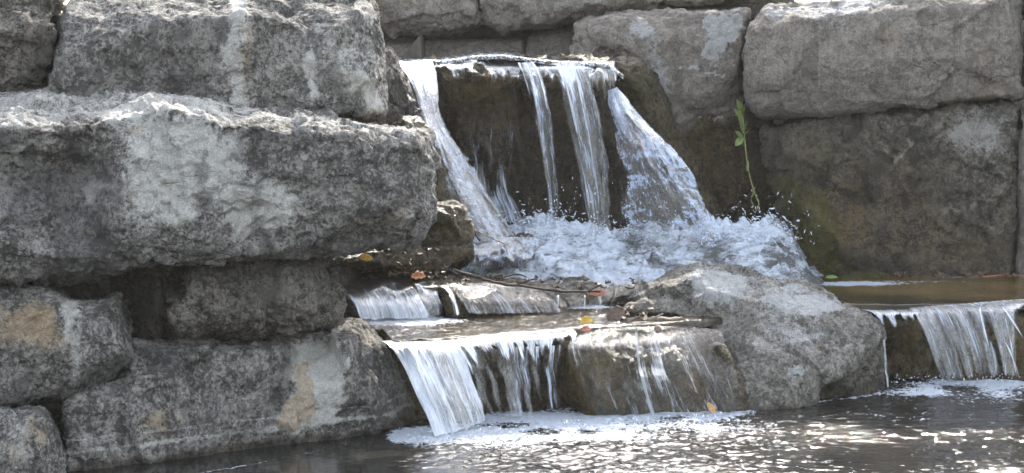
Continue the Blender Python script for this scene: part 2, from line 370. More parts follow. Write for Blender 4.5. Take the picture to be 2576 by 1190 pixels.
C_, bvC = stone('stone_slab', 'longest pale grey slab on the left, overhanging a dark horizontal gap', 'stone slab',
      [(-330, 240, .5), (-40, 233, .5), (180, 229, .5), (330, 229, .45), (430, 234, .4), (500, 243, .3), (560, 262, .25), (605, 268, .25), (680, 276, .22), (735, 290, .2), (830, 292, .2), (860, 304, .2), (960, 314, .2), (1040, 322, .22), (1078, 340, .2), (1084, 400, .12), (1088, 480, .1), (1091, 550, .1), (1072, 585, .1), (1060, 610, .12), (1000, 621, .08), (820, 634, .06), (600, 650, .05), (450, 668, .04), (300, 682, .04), (150, 697, .05), (0, 712, .05), (-330, 735, .05)],
      8.55, 9.2, 1.0, [(-40, 325, .06), (60, 322, .04), (160, 332, .02), (250, 312, .02), (330, 292, .05), (400, 264, .10), (450, 285, .0), (520, 290, -.01), (560, 310, -.02), (640, 310, .02), (700, 330, -.02), (800, 335, -.01), (880, 335, .0), (980, 348, .0), (1045, 362, .02),
       (300, 372, .0), (302, 450, -.05), (305, 560, -.05), (280, 640, .0), (250, 420, .06), (200, 430, .15), (120, 480, .16), (0, 440, .14), (60, 380, .10), (-100, 460, .14), (180, 560, .12), (255, 540, .04), (0, 600, -.02), (200, 655, .0), (90, 640, .0), (340, 400, -.06), (450, 400, -.04), (560, 400, -.03), (600, 480, -.03), (480, 560, -.04),
       (630, 520, .03), (660, 600, .05), (690, 520, -.03), (620, 370, .03), (720, 400, -.03), (830, 430, -.04), (930, 400, -.03), (1050, 420, .0), (1060, 540, .01), (1000, 500, -.03), (900, 540, -.04), (940, 575, .03), (820, 560, -.02), (540, 625, .0), (450, 600, -.02), (430, 640, .02), (780, 610, .0), (1000, 590, .0)],
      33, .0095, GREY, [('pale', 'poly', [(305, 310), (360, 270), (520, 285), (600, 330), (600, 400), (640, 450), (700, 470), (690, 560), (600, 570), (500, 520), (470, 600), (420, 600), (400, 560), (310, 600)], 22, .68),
       ('dark', 'poly', [(120, 400), (250, 390), (300, 400), (300, 620), (200, 640), (100, 560), (0, 560), (0, 430)], 26, .6), ('dark', 'line', [(520, 380), (505, 470), (512, 520)], 18, .8), ('dark', 'line', [(640, 330), (720, 360), (790, 355)], 24, .6), ('dark', 'line', [(600, 330), (585, 400)], 12, .5),  # large dark patch paints shade on the turned-away left face
       ('pale', 'ell', (700, 520, 80, 60), 0, .6), ('pale', 'ell', (240, 470, 50, 30), 0, .6), ('warm', 'ell', (350, 330, 22, 30), 0, .6), ('warm', 'poly', [(850, 500), (1060, 480), (1070, 600), (860, 600)], 30, .35), ('dark', 'poly', [(820, 470), (1010, 430), (1080, 520), (1060, 600), (820, 620)], 50, .35), ('moss', 'ell', (900, 480, 40, 60), 0, .35),  # small warm ellipse is a painted sun fleck
       ('pale', 'poly', [(-300, 225), (420, 225), (600, 262), (860, 296), (1060, 320), (1040, 350), (860, 325), (600, 300), (440, 275), (330, 292), (250, 312), (-300, 322)], 7, .48), ('pale', 'line', [(190, 560), (230, 500)], 20, .5), ('dark', 'poly', [(0, 660), (400, 640), (600, 620), (1060, 590), (1060, 615), (600, 650), (0, 710)], 14, .5), ('pale', 'line', [(620, 560), (600, 630)], 18, .5), ('dark', 'line', [(655, 440), (640, 520), (670, 600)], 16, .7)], 1.05, chip=(.8, 1, 1.3), group=LG)  # long pale band paints sky light onto the slab's top
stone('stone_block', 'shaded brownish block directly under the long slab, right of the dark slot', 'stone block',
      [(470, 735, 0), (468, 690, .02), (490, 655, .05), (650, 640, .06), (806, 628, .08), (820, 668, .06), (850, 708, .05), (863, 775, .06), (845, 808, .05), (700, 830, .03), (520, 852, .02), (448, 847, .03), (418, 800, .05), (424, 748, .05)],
      9.05, 9.3, .7, [(500, 700, -.03), (700, 680, -.04), (790, 700, -.02), (830, 770, -.0), (700, 790, -.04), (520, 800, -.03), (450, 790, -.01)], 44, .0095, GREYD, [('dark', 'poly', [(470, 640), (820, 640), (820, 690), (470, 720)], 20, .6)], 1.2, group=LG)  # dark band along the top is the slab's shadow, painted in
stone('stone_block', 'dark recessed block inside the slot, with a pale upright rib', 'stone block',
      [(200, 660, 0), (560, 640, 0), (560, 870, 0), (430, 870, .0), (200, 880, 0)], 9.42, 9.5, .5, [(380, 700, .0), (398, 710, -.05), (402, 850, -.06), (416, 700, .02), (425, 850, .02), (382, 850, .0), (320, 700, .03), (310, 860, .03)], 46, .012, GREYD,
      [('warm', 'line', [(398, 705), (402, 845)], 12, .7), ('pale', 'line', [(398, 705), (402, 845)], 7, .4), ('dark', 'poly', [(300, 640), (385, 640), (385, 870), (300, 870)], 12, .6)], .5, group=LG)  # left side painted dark as shade inside the slot
stone('stone_block', 'speckled grey and rust block at the left edge, with a dark chipped underside', 'stone block',
      [(-330, 730, .1), (-40, 728, .1), (60, 726, .08), (120, 726, .08), (150, 732, .05), (175, 752, .02), (215, 766, .05), (255, 752, .1), (290, 737, .14), (304, 745, .15), (309, 790, .12), (315, 830, .1), (329, 868, .08), (325, 900, .12), (306, 930, .2), (302, 952, .26), (200, 976, .12), (168, 1002, .06), (100, 1012, .04), (0, 1026, .03), (-330, 1050, .03)],
      8.6, 8.85, .8, [(120, 780, -.02), (0, 800, -.02), (172, 790, -.03), (180, 870, -.03), (190, 950, -.0), (215, 930, -.01), (240, 800, .02), (280, 860, .02), (318, 876, .04), (260, 955, .16), (270, 905, .02), (60, 900, -.04), (60, 990, 0)], 55, .0095, GREY,
      [('warm', 'ell', (60, 830, 110, 90), 0, .6), ('warm', 'ell', (110, 820, 50, 60), 0, .4), ('dark', 'poly', [(325, 880), (225, 930), (190, 985), (310, 955)], 8, .9), ('dark', 'poly', [(0, 990), (170, 980), (150, 1020), (0, 1030)], 12, .6), ('pale', 'line', [(175, 770), (175, 860), (185, 940)], 14, .6), ('pale', 'poly', [(180, 770), (300, 760), (310, 860), (220, 920), (190, 900)], 20, .45), ('dark', 'poly', [(100, 725), (300, 735), (200, 775)], 10, .5)], .85, group=LG)
stone('stone_block', 'pale worn block in the lower left corner, with a rounded shoulder', 'stone block',
      [(-330, 1040, .06), (0, 1026, .06), (60, 1018, .05), (100, 1016, .05), (126, 1036, .04), (140, 1070, .04), (152, 1120, .05), (165, 1180, .06), (168, 1270, .05), (-330, 1290, .0)],
      8.45, 8.6, .7, [(60, 1060, -.03), (110, 1100, -.02), (120, 1200, -.02), (0, 1120, -.04), (40, 1180, -.03)], 66, .0095, GREY,
      [('pale', 'ell', (40, 1110, 90, 90), 0, .5), ('warm', 'ell', (90, 1100, 40, 80), 0, .45), ('warm', 'ell', (20, 1150, 40, 60), 0, .4), ('dark', 'line', [(100, 1040), (135, 1060)], 18, .5)], .8, group=LG)
stone('stone_block', 'narrow filler stone painted dark, set back in the gap beside the lower left corner block', 'stone block',
      [(60, 980, 0), (240, 960, 0), (240, 1260, 0), (60, 1290, 0)], 9.0, 9.1, .6, [(150, 1100, -.02)], 67, .014, GREYD, [('dark', 'poly', [(60, 960), (240, 960), (240, 1260), (60, 1290)], 10, .5)], .7, group=LG)  # whole face painted dark as shade in the gap
HS, bvH = stone('stone_block', 'large block at the waterline with a cream and orange stain', 'stone block',
      [(322, 905, .08), (332, 868, .1), (450, 857, .14), (600, 846, .16), (700, 836, .16), (800, 826, .18), (850, 820, .18), (885, 808, .2), (912, 812, .22), (942, 845, .22), (972, 882, .2), (1002, 935, .2), (1035, 1000, .22), (1060, 1055, .28), (1065, 1120, .3), (1000, 1130, .2), (700, 1205, .05), (400, 1250, .0), (160, 1280, 0), (160, 1150, .02), (155, 1060, .03), (165, 1012, .05), (205, 985, .05), (310, 948, .05)],
      8.78, 9.72, .9, [(345, 885, .06), (450, 880, .06), (460, 925, .05), (350, 930, .05), (350, 945, -.03), (450, 942, -.04), (475, 890, -.03), (600, 880, -.04), (700, 870, -.03), (850, 860, -.01), (900, 850, .02), (880, 960, -.05), (940, 1000, -.02), (1000, 1050, .06), (700, 1000, -.04), (690, 1090, -.03), (500, 1050, -.03), (250, 1040, -.02), (210, 1120, -.02), (300, 1180, 0), (700, 1130, .0), (930, 1080, .0)],
      77, .0095, GREY, [('pale', 'poly', [(735, 860), (800, 840), (850, 850), (862, 960), (850, 1060), (790, 1070), (745, 1100), (690, 1095), (700, 1040), (740, 1000), (725, 940)], 16, .85), ('warm', 'poly', [(705, 1035), (750, 985), (740, 930), (770, 900), (790, 960), (795, 1040), (740, 1085), (695, 1090)], 7, 1.0),
       ('dark', 'line', [(720, 860), (735, 900), (715, 960), (680, 1060), (690, 1150)], 26, .65), ('dark', 'poly', [(330, 870), (450, 862), (460, 925), (400, 935), (340, 925)], 12, .7), ('warm', 'ell', (400, 1060, 60, 45), 0, .5), ('pale', 'ell', (400, 1060, 40, 30), 0, .35),
       ('pale', 'line', [(850, 830), (850, 900), (862, 1000)], 16, .5), ('warm', 'poly', [(860, 820), (930, 830), (960, 880), (900, 900)], 16, .4), ('wet', 'poly', [(985, 900), (1070, 900), (1080, 1100), (970, 1100), (1000, 1010)], 26, .95), ('moss', 'poly', [(1000, 930), (1060, 1000), (1060, 1090), (990, 1080)], 25, .5),
       ('pale', 'band', .075, .014, .55), ('wet', 'z', .035, .03, 1.0), ('pale', 'band', .12, .006, .5), ('dark', 'poly', [(870, 930), (980, 900), (990, 1080), (880, 1060)], 35, .4), ('dark', 'line', [(745, 1075), (790, 1085), (810, 1078)], 6, .9)], .75, group=LG)
stone('stone', 'small mossy dark stone tucked under the right end of the long slab', 'stone',
      [(1040, 540, .05), (1086, 521, .03), (1140, 517, .03), (1165, 524, .03), (1176, 550, .03), (1191, 575, .03), (1184, 600, .03), (1160, 612, .03), (1120, 621, .03), (1062, 614, .03), (1035, 600, .03)],
      9.6, 9.75, .4, [(1130, 545, -.03), (1150, 590, -.03), (1090, 600, -.01)], 88, .008, WETR, [('moss', 'ell', (1120, 560, 50, 30), 0, .7), ('wet', 'poly', [(1060, 520), (1200, 520), (1200, 620), (1060, 620)], 10, .7)], .8, inset=6)
stone('stone', 'brown wet stone wedged beneath the long slab behind the leaf litter', 'stone',
      [(820, 648, .03), (900, 630, .03), (1060, 600, .04), (1180, 590, .05), (1190, 640, .03), (1130, 672, .02), (1000, 676, .02), (900, 672, .03), (830, 668, .03)],
      10.3, 10.9, .5, [(900, 655, -.02), (1050, 650, -.03)], 89, .01, WETR, [('wet', 'poly', [(820, 600), (1200, 590), (1200, 690), (820, 690)], 10, .8)], .9, inset=6)
# --- left bank of the top fall
stone('stone', 'narrow wet stone between the big upright block and the top waterfall', 'stone',
      [(930, 120, .05), (966, 119, .03), (988, 124, .03), (998, 165, .03), (1020, 195, .05), (1048, 240, .06), (1062, 300, .08), (1090, 380, .1), (1070, 420, .1), (930, 420, .05)],
      11.3, 11.7, .7, [(975, 200, -.03), (1000, 260, -.0), (985, 330, -.02), (1040, 330, .0)], 90, .011, GREYD, [('wet', 'poly', [(985, 150), (1080, 200), (1100, 420), (975, 420)], 18, .8), ('dark', 'poly', [(990, 190), (1060, 240), (1060, 290), (970, 300)], 18, .8)], .9)
stone('stone', 'pale wet stone under the left thread of the top waterfall', 'stone',
      [(970, 300, .02), (1020, 288, .02), (1055, 300, .02), (1100, 360, .05), (1170, 440, .05), (1240, 520, .08), (1290, 600, .1), (1300, 680, .1), (1080, 680, .0), (980, 560, .0)],
      11.35, 11.75, .5, [(1030, 320, -.05), (1100, 420, -.04), (1200, 560, -.02), (1120, 560, -.05)], 91, .011, WETR, [('wet', 'poly', [(960, 280), (1300, 280), (1300, 700), (960, 700)], 10, .7), ('pale', 'ell', (1030, 310, 30, 20), 0, .6)], .9)

# --- far wall
stone('wall_stone', 'grey block above the thin course stones, just right of the big ridged block', 'wall stone',
      [(860, -110, .1), (1195, -110, .1), (1204, -10, .06), (1216, 35, .05), (1230, 52, .06), (1190, 66, .04), (1140, 88, .04), (1080, 96, .05), (1000, 98, .06), (960, 80, .08), (860, 80, .08)],
      12.8, 12.8, .9, [(1000, 30, -.04), (1100, 40, -.06), (1180, 20, -.03), (1120, 75, -.02)], 101, .013, WALL, [('dark', 'poly', [(940, 60), (1220, 50), (1200, 110), (940, 110)], 16, .6), ('pale', 'line', [(1010, 45), (1080, 60), (1170, 30)], 12, .5)], 1.1, group=WG)
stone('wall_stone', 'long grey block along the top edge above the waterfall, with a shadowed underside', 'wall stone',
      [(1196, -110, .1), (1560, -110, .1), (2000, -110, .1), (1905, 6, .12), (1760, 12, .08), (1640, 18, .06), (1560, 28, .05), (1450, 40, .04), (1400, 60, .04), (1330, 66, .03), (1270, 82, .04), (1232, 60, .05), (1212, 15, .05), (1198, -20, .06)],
      12.75, 12.75, .9, [(1280, 10, -.06), (1400, 20, -.06), (1360, 50, -.03), (1600, -10, -.04), (1500, 10, -.05)], 102, .013, WALL, [('pale', 'poly', [(1230, 0), (1450, 0), (1380, 40), (1240, 40)], 16, .35), ('dark', 'poly', [(1260, 60), (1440, 35), (1440, 70), (1260, 90)], 10, .7)], 1.1, group=WG)  # dark strip paints shade along the underside
stone('wall_stone', 'thin recessed course stone behind the left half of the waterfall lip', 'wall stone',
      [(900, 100, .05), (980, 98, .03), (1150, 95, .03), (1318, 96, .03), (1322, 230, .0), (900, 230, .0)], 13.0, 13.0, .5, [(1100, 130, -.02), (1250, 130, -.02)], 103, .013, WALL, [('warm', 'poly', [(960, 125), (1320, 115), (1320, 160), (960, 160)], 12, .4)], .5, group=WG)
stone('wall_stone', 'short recessed course stone touching the lichen-patched block', 'wall stone',
      [(1322, 92, .05), (1345, 80, .03), (1450, 70, .03), (1470, 230, .0), (1322, 230, .0)], 12.98, 12.95, .5, [(1390, 110, -.02)], 104, .013, WALL, [('warm', 'poly', [(1320, 115), (1440, 115), (1440, 160), (1320, 160)], 12, .3)], .5, group=WG)
stone('wall_stone', 'long stone painted dark for the shade in the gap behind the top course', 'wall stone',
      [(860, 40, 0), (2000, -20, 0), (2000, 60, 0), (1460, 90, 0), (860, 120, 0)], 13.15, 13.15, .4, [(1300, 60, -.01)], 105, .02, WALL, [('dark', 'poly', [(800, -20), (2000, -20), (2000, 140), (800, 140)], 10, .8)], .5, group=WG)  # dark paint covers the stone as the shade of the gap
O_, bvO = stone('wall_stone', 'broad block right of the waterfall with a white triangular lichen patch', 'wall stone',
      [(1438, 100, .1), (1442, 58, .08), (1482, 38, .06), (1600, 32, .05), (1720, 28, .05), (1886, 22, .05), (1876, 90, .05), (1874, 250, .06), (1850, 292, .08), (1760, 300, .05), (1730, 420, .12), (1600, 420, .15), (1440, 300, .15), (1440, 200, .12)],
      12.45, 12.4, .9, [(1500, 80, -.03), (1500, 125, .0), (1545, 140, .03), (1560, 118, -.04), (1640, 80, -.06), (1620, 150, -.05), (1660, 200, -.05), (1700, 320, -.0), (1680, 250, -.03), (1760, 120, -.05), (1850, 180, -.04), (1760, 250, -.04)], 106, .011, WALL,
      [('pale', 'poly', [(1770, 50), (1865, 38), (1860, 70), (1780, 140)], 7, .6), ('pale', 'poly', [(1764, 50), (1800, 42), (1850, 30), (1872, 45), (1866, 72), (1822, 108), (1778, 160), (1762, 130), (1780, 90)], 7, 1.0), ('dark', 'poly', [(1790, 75), (1850, 48), (1862, 62), (1815, 100), (1785, 135)], 10, -.0), ('pale', 'line', [(1610, 60), (1635, 110), (1648, 150), (1660, 200)], 16, .6), ('pale', 'line', [(1560, 150), (1620, 160), (1660, 210), (1690, 280)], 10, .7),
       ('pale', 'line', [(1640, 195), (1720, 170), (1790, 180), (1850, 205)], 3.5, .75), ('pale', 'line', [(1590, 90), (1700, 95)], 18, .25), ('dark', 'line', [(1520, 133), (1570, 118)], 6, .9), ('dark', 'poly', [(1690, 230), (1860, 230), (1850, 300), (1700, 300)], 25, .5), ('pale', 'poly', [(1450, 50), (1600, 50), (1600, 130), (1460, 130)], 20, .22)], .75, group=WG)
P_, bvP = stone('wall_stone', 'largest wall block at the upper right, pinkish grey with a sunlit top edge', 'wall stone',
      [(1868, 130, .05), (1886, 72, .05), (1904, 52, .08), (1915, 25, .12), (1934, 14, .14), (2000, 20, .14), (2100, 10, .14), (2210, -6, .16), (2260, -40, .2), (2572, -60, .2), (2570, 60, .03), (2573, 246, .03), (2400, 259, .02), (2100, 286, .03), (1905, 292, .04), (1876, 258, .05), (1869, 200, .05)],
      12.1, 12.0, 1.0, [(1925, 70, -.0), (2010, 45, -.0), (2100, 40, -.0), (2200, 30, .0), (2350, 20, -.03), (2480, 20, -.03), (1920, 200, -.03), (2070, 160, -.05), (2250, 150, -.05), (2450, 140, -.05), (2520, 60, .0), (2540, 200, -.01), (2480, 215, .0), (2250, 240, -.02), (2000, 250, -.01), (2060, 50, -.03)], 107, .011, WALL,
      [('pale', 'poly', [(1915, 18), (2240, -10), (2260, 20), (2100, 36), (1930, 40)], 8, .75), ('warm', 'ell', (2240, 110, 60, 60), 0, .35), ('warm', 'ell', (2480, 150, 40, 60), 0, .35), ('dark', 'poly', [(1880, 180), (2100, 200), (2120, 290), (1890, 300)], 35, .5), ('pale', 'ell', (2090, 75, 60, 50), 0, .3), ('pale', 'ell', (2450, 60, 100, 60), 0, .3),  # first pale polygon paints sunlight on the top edge
       ('pale', 'line', [(1930, 215), (2030, 225)], 10, .4), ('dark', 'poly', [(2220, 190), (2300, 180), (2300, 270), (2200, 270)], 25, .3), ('pale', 'ell', (2400, 190, 120, 50), 0, .25)], .7, group=WG)
Q_, bvQ = stone('wall_stone', 'tall wet brown and olive block at the right, above the small pool', 'wall stone',
      [(1925, 330, .1), (1990, 306, .06), (2100, 294, .05), (2300, 276, .05), (2565, 256, .05), (2562, 480, .05), (2552, 600, .05), (2548, 720, .05), (2300, 730, .0), (2040, 730, .05), (2012, 660, .08), (1990, 560, .1), (1960, 480, .12), (1930, 400, .12)],
      12.15, 12.05, .9, [(1980, 380, .0), (2060, 330, .02), (2160, 380, -.05), (2200, 330, .02), (2240, 400, .02), (2280, 360, -.03), (2250, 430, -.05), (2100, 450, -.07), (2050, 540, -.06), (2100, 640, -.02), (2200, 560, -.06), (2290, 480, .0), (2320, 600, -.03), (2340, 400, .0), (2430, 380, -.02), (2500, 480, -.03), (2420, 540, -.07), (2500, 560, -.02), (2400, 640, .0), (2520, 330, .0), (2480, 660, -.0)],
      108, .011, WETQ, [('wet', 'poly', [(1920, 330), (2340, 330), (2400, 480), (2560, 600), (2560, 740), (1950, 740)], 45, .75), ('pale', 'poly', [(2250, 280), (2560, 262), (2560, 420), (2440, 400), (2340, 350)], 40, .38), ('warm', 'poly', [(1960, 330), (2200, 420), (2300, 700), (2060, 700)], 50, .4), ('moss', 'poly', [(1950, 440), (2080, 500), (2130, 690), (2010, 690)], 25, 1.0), ('warm', 'ell', (2090, 570, 40, 30), 0, .5),
       ('moss', 'ell', (2060, 380, 80, 60), 0, .4), ('pale', 'line', [(2220, 355), (2250, 385), (2270, 400)], 9, .7), ('pale', 'line', [(2240, 420), (2290, 360)], 7, .5), ('pale', 'ell', (2460, 330, 90, 60), 0, .3), ('moss', 'ell', (2460, 320, 70, 50), 0, .3), ('pale', 'line', [(2370, 525), (2450, 520)], 12, .55), ('dark', 'line', [(2330, 440), (2345, 540)], 8, .5), ('dark', 'poly', [(2000, 620), (2300, 650), (2300, 720), (2010, 720)], 25, .5)], 1.6, group=WG)  # pale lines are wet highlights put into the colour
stone('wall_stone', 'dark wet recessed stone behind the hanging green plant', 'wall stone',
      [(1680, 292, .0), (1745, 290, -.03), (1850, 292, -.03), (1945, 296, .04), (1990, 400, .05), (2060, 720, .0), (1680, 720, .0)], 12.55, 12.45, .5, [(1760, 310, -.02), (1860, 330, .04), (1780, 450, -.02), (1900, 500, .05)], 109, .012, WETR,
      [('wet', 'poly', [(1660, 310), (2060, 310), (2060, 740), (1660, 740)], 10, .7), ('pale', 'line', [(1745, 293), (1850, 293)], 5, .9), ('dark', 'poly', [(1860, 290), (1950, 290), (2030, 640), (1860, 640)], 18, .5), ('warm', 'poly', [(1700, 300), (1840, 300), (1840, 520), (1700, 480)], 25, .35), ('moss', 'ell', (1800, 400, 60, 90), 0, .3)], .9, group=WG)
stone('wall_stone', 'next block of the wall, only its edge showing at the upper right border', 'wall stone',
      [(2577, -60, .05), (2950, -60, .05), (2950, 235, .0), (2577, 243, .05)], 12.0, 11.9, .9, [(2700, 100, -.05)], 110, .02, WALL, [], .8, group=WG)
stone('wall_stone', 'pale block at the lower right border beside the wet olive block', 'wall stone',
      [(2569, 256, .05), (2950, 250, .05), (2950, 740, .0), (2556, 740, .05), (2562, 520, .05)], 12.0, 11.9, .9, [(2700, 500, -.05)], 111, .018, WALL, [('dark', 'poly', [(2555, 500), (2600, 500), (2600, 740), (2550, 740)], 20, .6)], .8, group=WG)

# --- the head stones under the top waterfall
S_, bvS = stone('stone', 'dark brown dripping stone behind the threads of the top waterfall', 'stone',
      [(1060, 168, .12), (1100, 156, .08), (1160, 149, .06), (1300, 150, .05), (1420, 153, .05), (1520, 158, .06), (1552, 175, .08), (1560, 300, .14), (1600, 420, .2), (1620, 620, .2), (1180, 620, .2), (1150, 420, .2), (1095, 330, .18), (1080, 230, .14)],
      11.95, 12.0, .8, [(1120, 200, .0), (1200, 190, -.03), (1300, 200, -.03), (1420, 200, -.03), (1500, 205, -.02), (1160, 300, .03), (1250, 280, .0), (1300, 330, .08), (1400, 320, .1), (1500, 320, .1), (1240, 420, .13), (1400, 450, .17), (1500, 500, .17), (1270, 540, .15)], 120, .011, WETR,
      [('wet', 'poly', [(1050, 130), (1620, 130), (1620, 640), (1050, 640)], 10, .75), ('warm', 'poly', [(1110, 180), (1300, 180), (1290, 260), (1200, 280), (1120, 280)], 22, .6), ('dark', 'poly', [(1230, 330), (1540, 220), (1600, 600), (1250, 600)], 40, .7), ('warm', 'poly', [(1500, 160), (1555, 170), (1550, 260), (1500, 220)], 10, .6), ('moss', 'ell', (1170, 230, 60, 50), 0, .4)], 1.35, chip=(1.3, 1, .6), inset=22, edge=.10)
stone('stone', 'mossy brown shoulder stone between the top waterfall and the lichen-patched block', 'stone',
      [(1530, 160, .1), (1560, 152, .05), (1612, 152, .05), (1640, 180, .08), (1660, 230, .1), (1700, 330, .12), (1760, 420, .15), (1830, 560, .2), (1850, 640, .2), (1560, 640, .2), (1570, 400, .2), (1540, 250, .12)],
      12.15, 12.2, .5, [(1580, 190, -.02), (1610, 230, -.01), (1640, 300, .0), (1640, 400, .05), (1720, 450, .05), (1700, 560, .08)], 121, .011, WETR,
      [('wet', 'poly', [(1520, 130), (1860, 130), (1860, 660), (1520, 660)], 10, .6), ('moss', 'ell', (1610, 220, 60, 70), 0, .5), ('warm', 'ell', (1560, 180, 40, 40), 0, .4)], .9)

# --- middle ledges, splash rocks
W1, bv1 = stone('ledge_stone', 'wet ledge stone carrying the small white cascade left of the twig', 'stone',
      [(800, 690, .4), (900, 684, .4), (1060, 680, .4), (1150, 688, .35), (1150, 735, .05), (1148, 830, .05), (860, 840, .0), (840, 760, .0), (800, 740, .0)],
      10.4, 10.55, .9, [(880, 725, .08), (960, 715, .06), (1060, 712, .06), (900, 745, .0), (1000, 735, -.0), (1040, 742, .02), (1080, 735, .05), (1120, 725, .0), (900, 800, -.02), (1090, 790, .1)], 130, .010, WETR, [('wet', 'poly', [(800, 670), (1160, 670), (1160, 840), (800, 840)], 10, .8), ('warm', 'ell', (1050, 715, 100, 30), 0, .4)], .6, inset=5, edge=.02)
W2, bv2 = stone('ledge_stone', 'furrowed brown ledge stone under the dark twig', 'stone',
      [(1100, 700, .3), (1200, 697, .35), (1300, 700, .3), (1360, 725, .12), (1410, 752, .08), (1440, 800, .05), (1250, 810, .0), (1140, 830, .0), (1110, 760, .02)],
      10.5, 10.75, .7, [(1160, 722, .0), (1250, 722, .0), (1180, 760, -.05), (1280, 760, -.03), (1350, 770, .0)], 131, .010, WETR, [('wet', 'poly', [(1080, 680), (1460, 680), (1460, 840), (1080, 840)], 10, .75), ('pale', 'poly', [(1140, 710), (1300, 705), (1400, 760), (1300, 770), (1150, 770)], 20, .4)], .8, inset=5, edge=.02)
W3, bv3 = stone('ledge_stone', 'flat olive brown ledge stone beside the round boulder', 'stone',
      [(1250, 708, .35), (1400, 696, .4), (1520, 695, .4), (1600, 702, .3), (1632, 712, .2), (1642, 735, .12), (1600, 755, .05), (1520, 766, .02), (1420, 775, .0), (1300, 780, .02)],
      10.85, 10.95, .7, [(1350, 722, .02), (1480, 722, .0), (1590, 728, .02), (1450, 752, -.03), (1560, 745, -.02)], 132, .010, WETR, [('wet', 'poly', [(1240, 680), (1660, 680), (1660, 800), (1240, 800)], 10, .7), ('warm', 'poly', [(1260, 700), (1640, 700), (1640, 770), (1260, 770)], 16, .55), ('moss', 'ell', (1600, 730, 60, 30), 0, .5)], .7, inset=5, edge=.02)
X1, bvX = stone('stone', 'wet grey rock at the left foot of the top waterfall, streaked with foam', 'stone',
      [(1050, 700, .1), (1090, 650, .08), (1150, 615, .1), (1250, 592, .12), (1330, 605, .12), (1400, 640, .12), (1420, 690, .05), (1380, 715, .0), (1200, 712, .0), (1090, 712, .0)],
      11.3, 11.5, .5, [(1180, 640, -.03), (1270, 630, -.05), (1350, 660, -.04), (1200, 690, -.03)], 133, .009, WETR, [('wet', 'poly', [(1000, 580), (1440, 580), (1440, 720), (1000, 720)], 10, .7), ('pale', 'poly', [(1160, 620), (1380, 620), (1400, 690), (1180, 690)], 25, .35)], 1.1, inset=5)
# --- lower step
V1, bvV1 = stone('ledge_stone', 'dark dripping back stone of the lower waterfall, in the recess', 'stone',
      [(960, 866, .1), (1100, 852, .1), (1250, 842, .06), (1400, 834, .04), (1500, 834, .05), (1500, 1110, .1), (960, 1130, .1)],
      9.80, 10.18, .8, [(1060, 900, .04), (1160, 885, .0), (1280, 880, .0), (1380, 880, .02), (1160, 960, .10), (1300, 960, .14), (1400, 960, .14), (1230, 1040, .12)], 140, .0095, WETR, [('wet', 'poly', [(940, 840), (1520, 840), (1520, 1130), (940, 1130)], 10, .8), ('dark', 'poly', [(1190, 920), (1440, 900), (1440, 1060), (1190, 1060)], 25, .6), ('warm', 'line', [(1320, 900), (1325, 1000)], 16, .6), ('warm', 'line', [(1270, 890), (1262, 960)], 9, .5)], .9, chip=(1.6, 1, .5))
V2, bvV2 = stone('ledge_stone', 'rounded tan ledge stone under the smooth film of the lower waterfall', 'stone',
      [(1425, 846, .1), (1460, 830, .14), (1560, 825, .16), (1700, 822, .2), (1790, 826, .3), (1850, 880, .3), (1880, 980, .25), (1880, 1080, .15), (1700, 1085, .0), (1470, 1085, .05), (1440, 1030, .1), (1408, 970, .1), (1415, 900, .1)],
      10.0, 10.2, .9, [(1455, 862, .07), (1530, 842, .10), (1650, 842, .12), (1760, 848, .16), (1520, 870, .04), (1700, 880, .07), (1480, 950, -.01), (1560, 910, -.01), (1600, 1000, -.03), (1620, 900, .04), (1640, 1000, .04), (1720, 930, .0), (1780, 1000, -.02), (1830, 1030, .02), (1500, 1040, -.0), (1700, 1040, -.0)], 141, .0095, WETR,
      [('wet', 'poly', [(1390, 810), (1900, 810), (1900, 1100), (1390, 1100)], 10, .8), ('warm', 'poly', [(1690, 840), (1860, 850), (1860, 1040), (1700, 1040)], 25, .5), ('pale', 'ell', (1520, 950, 60, 80), 0, .3), ('warm', 'poly', [(1440, 850), (1580, 850), (1600, 1040), (1480, 1030), (1430, 930)], 25, .5), ('pale', 'ell', (1790, 900, 50, 50), 0, .3), ('warm', 'line', [(1425, 880), (1450, 980), (1480, 1040)], 18, .55), ('dark', 'line', [(1600, 900), (1612, 1040)], 16, .4), ('warm', 'poly', [(1700, 860), (1850, 900), (1860, 1000), (1750, 960)], 30, .4)], .75, chip=(1.3, 1, .7), inset=32, edge=.13, sm=9)
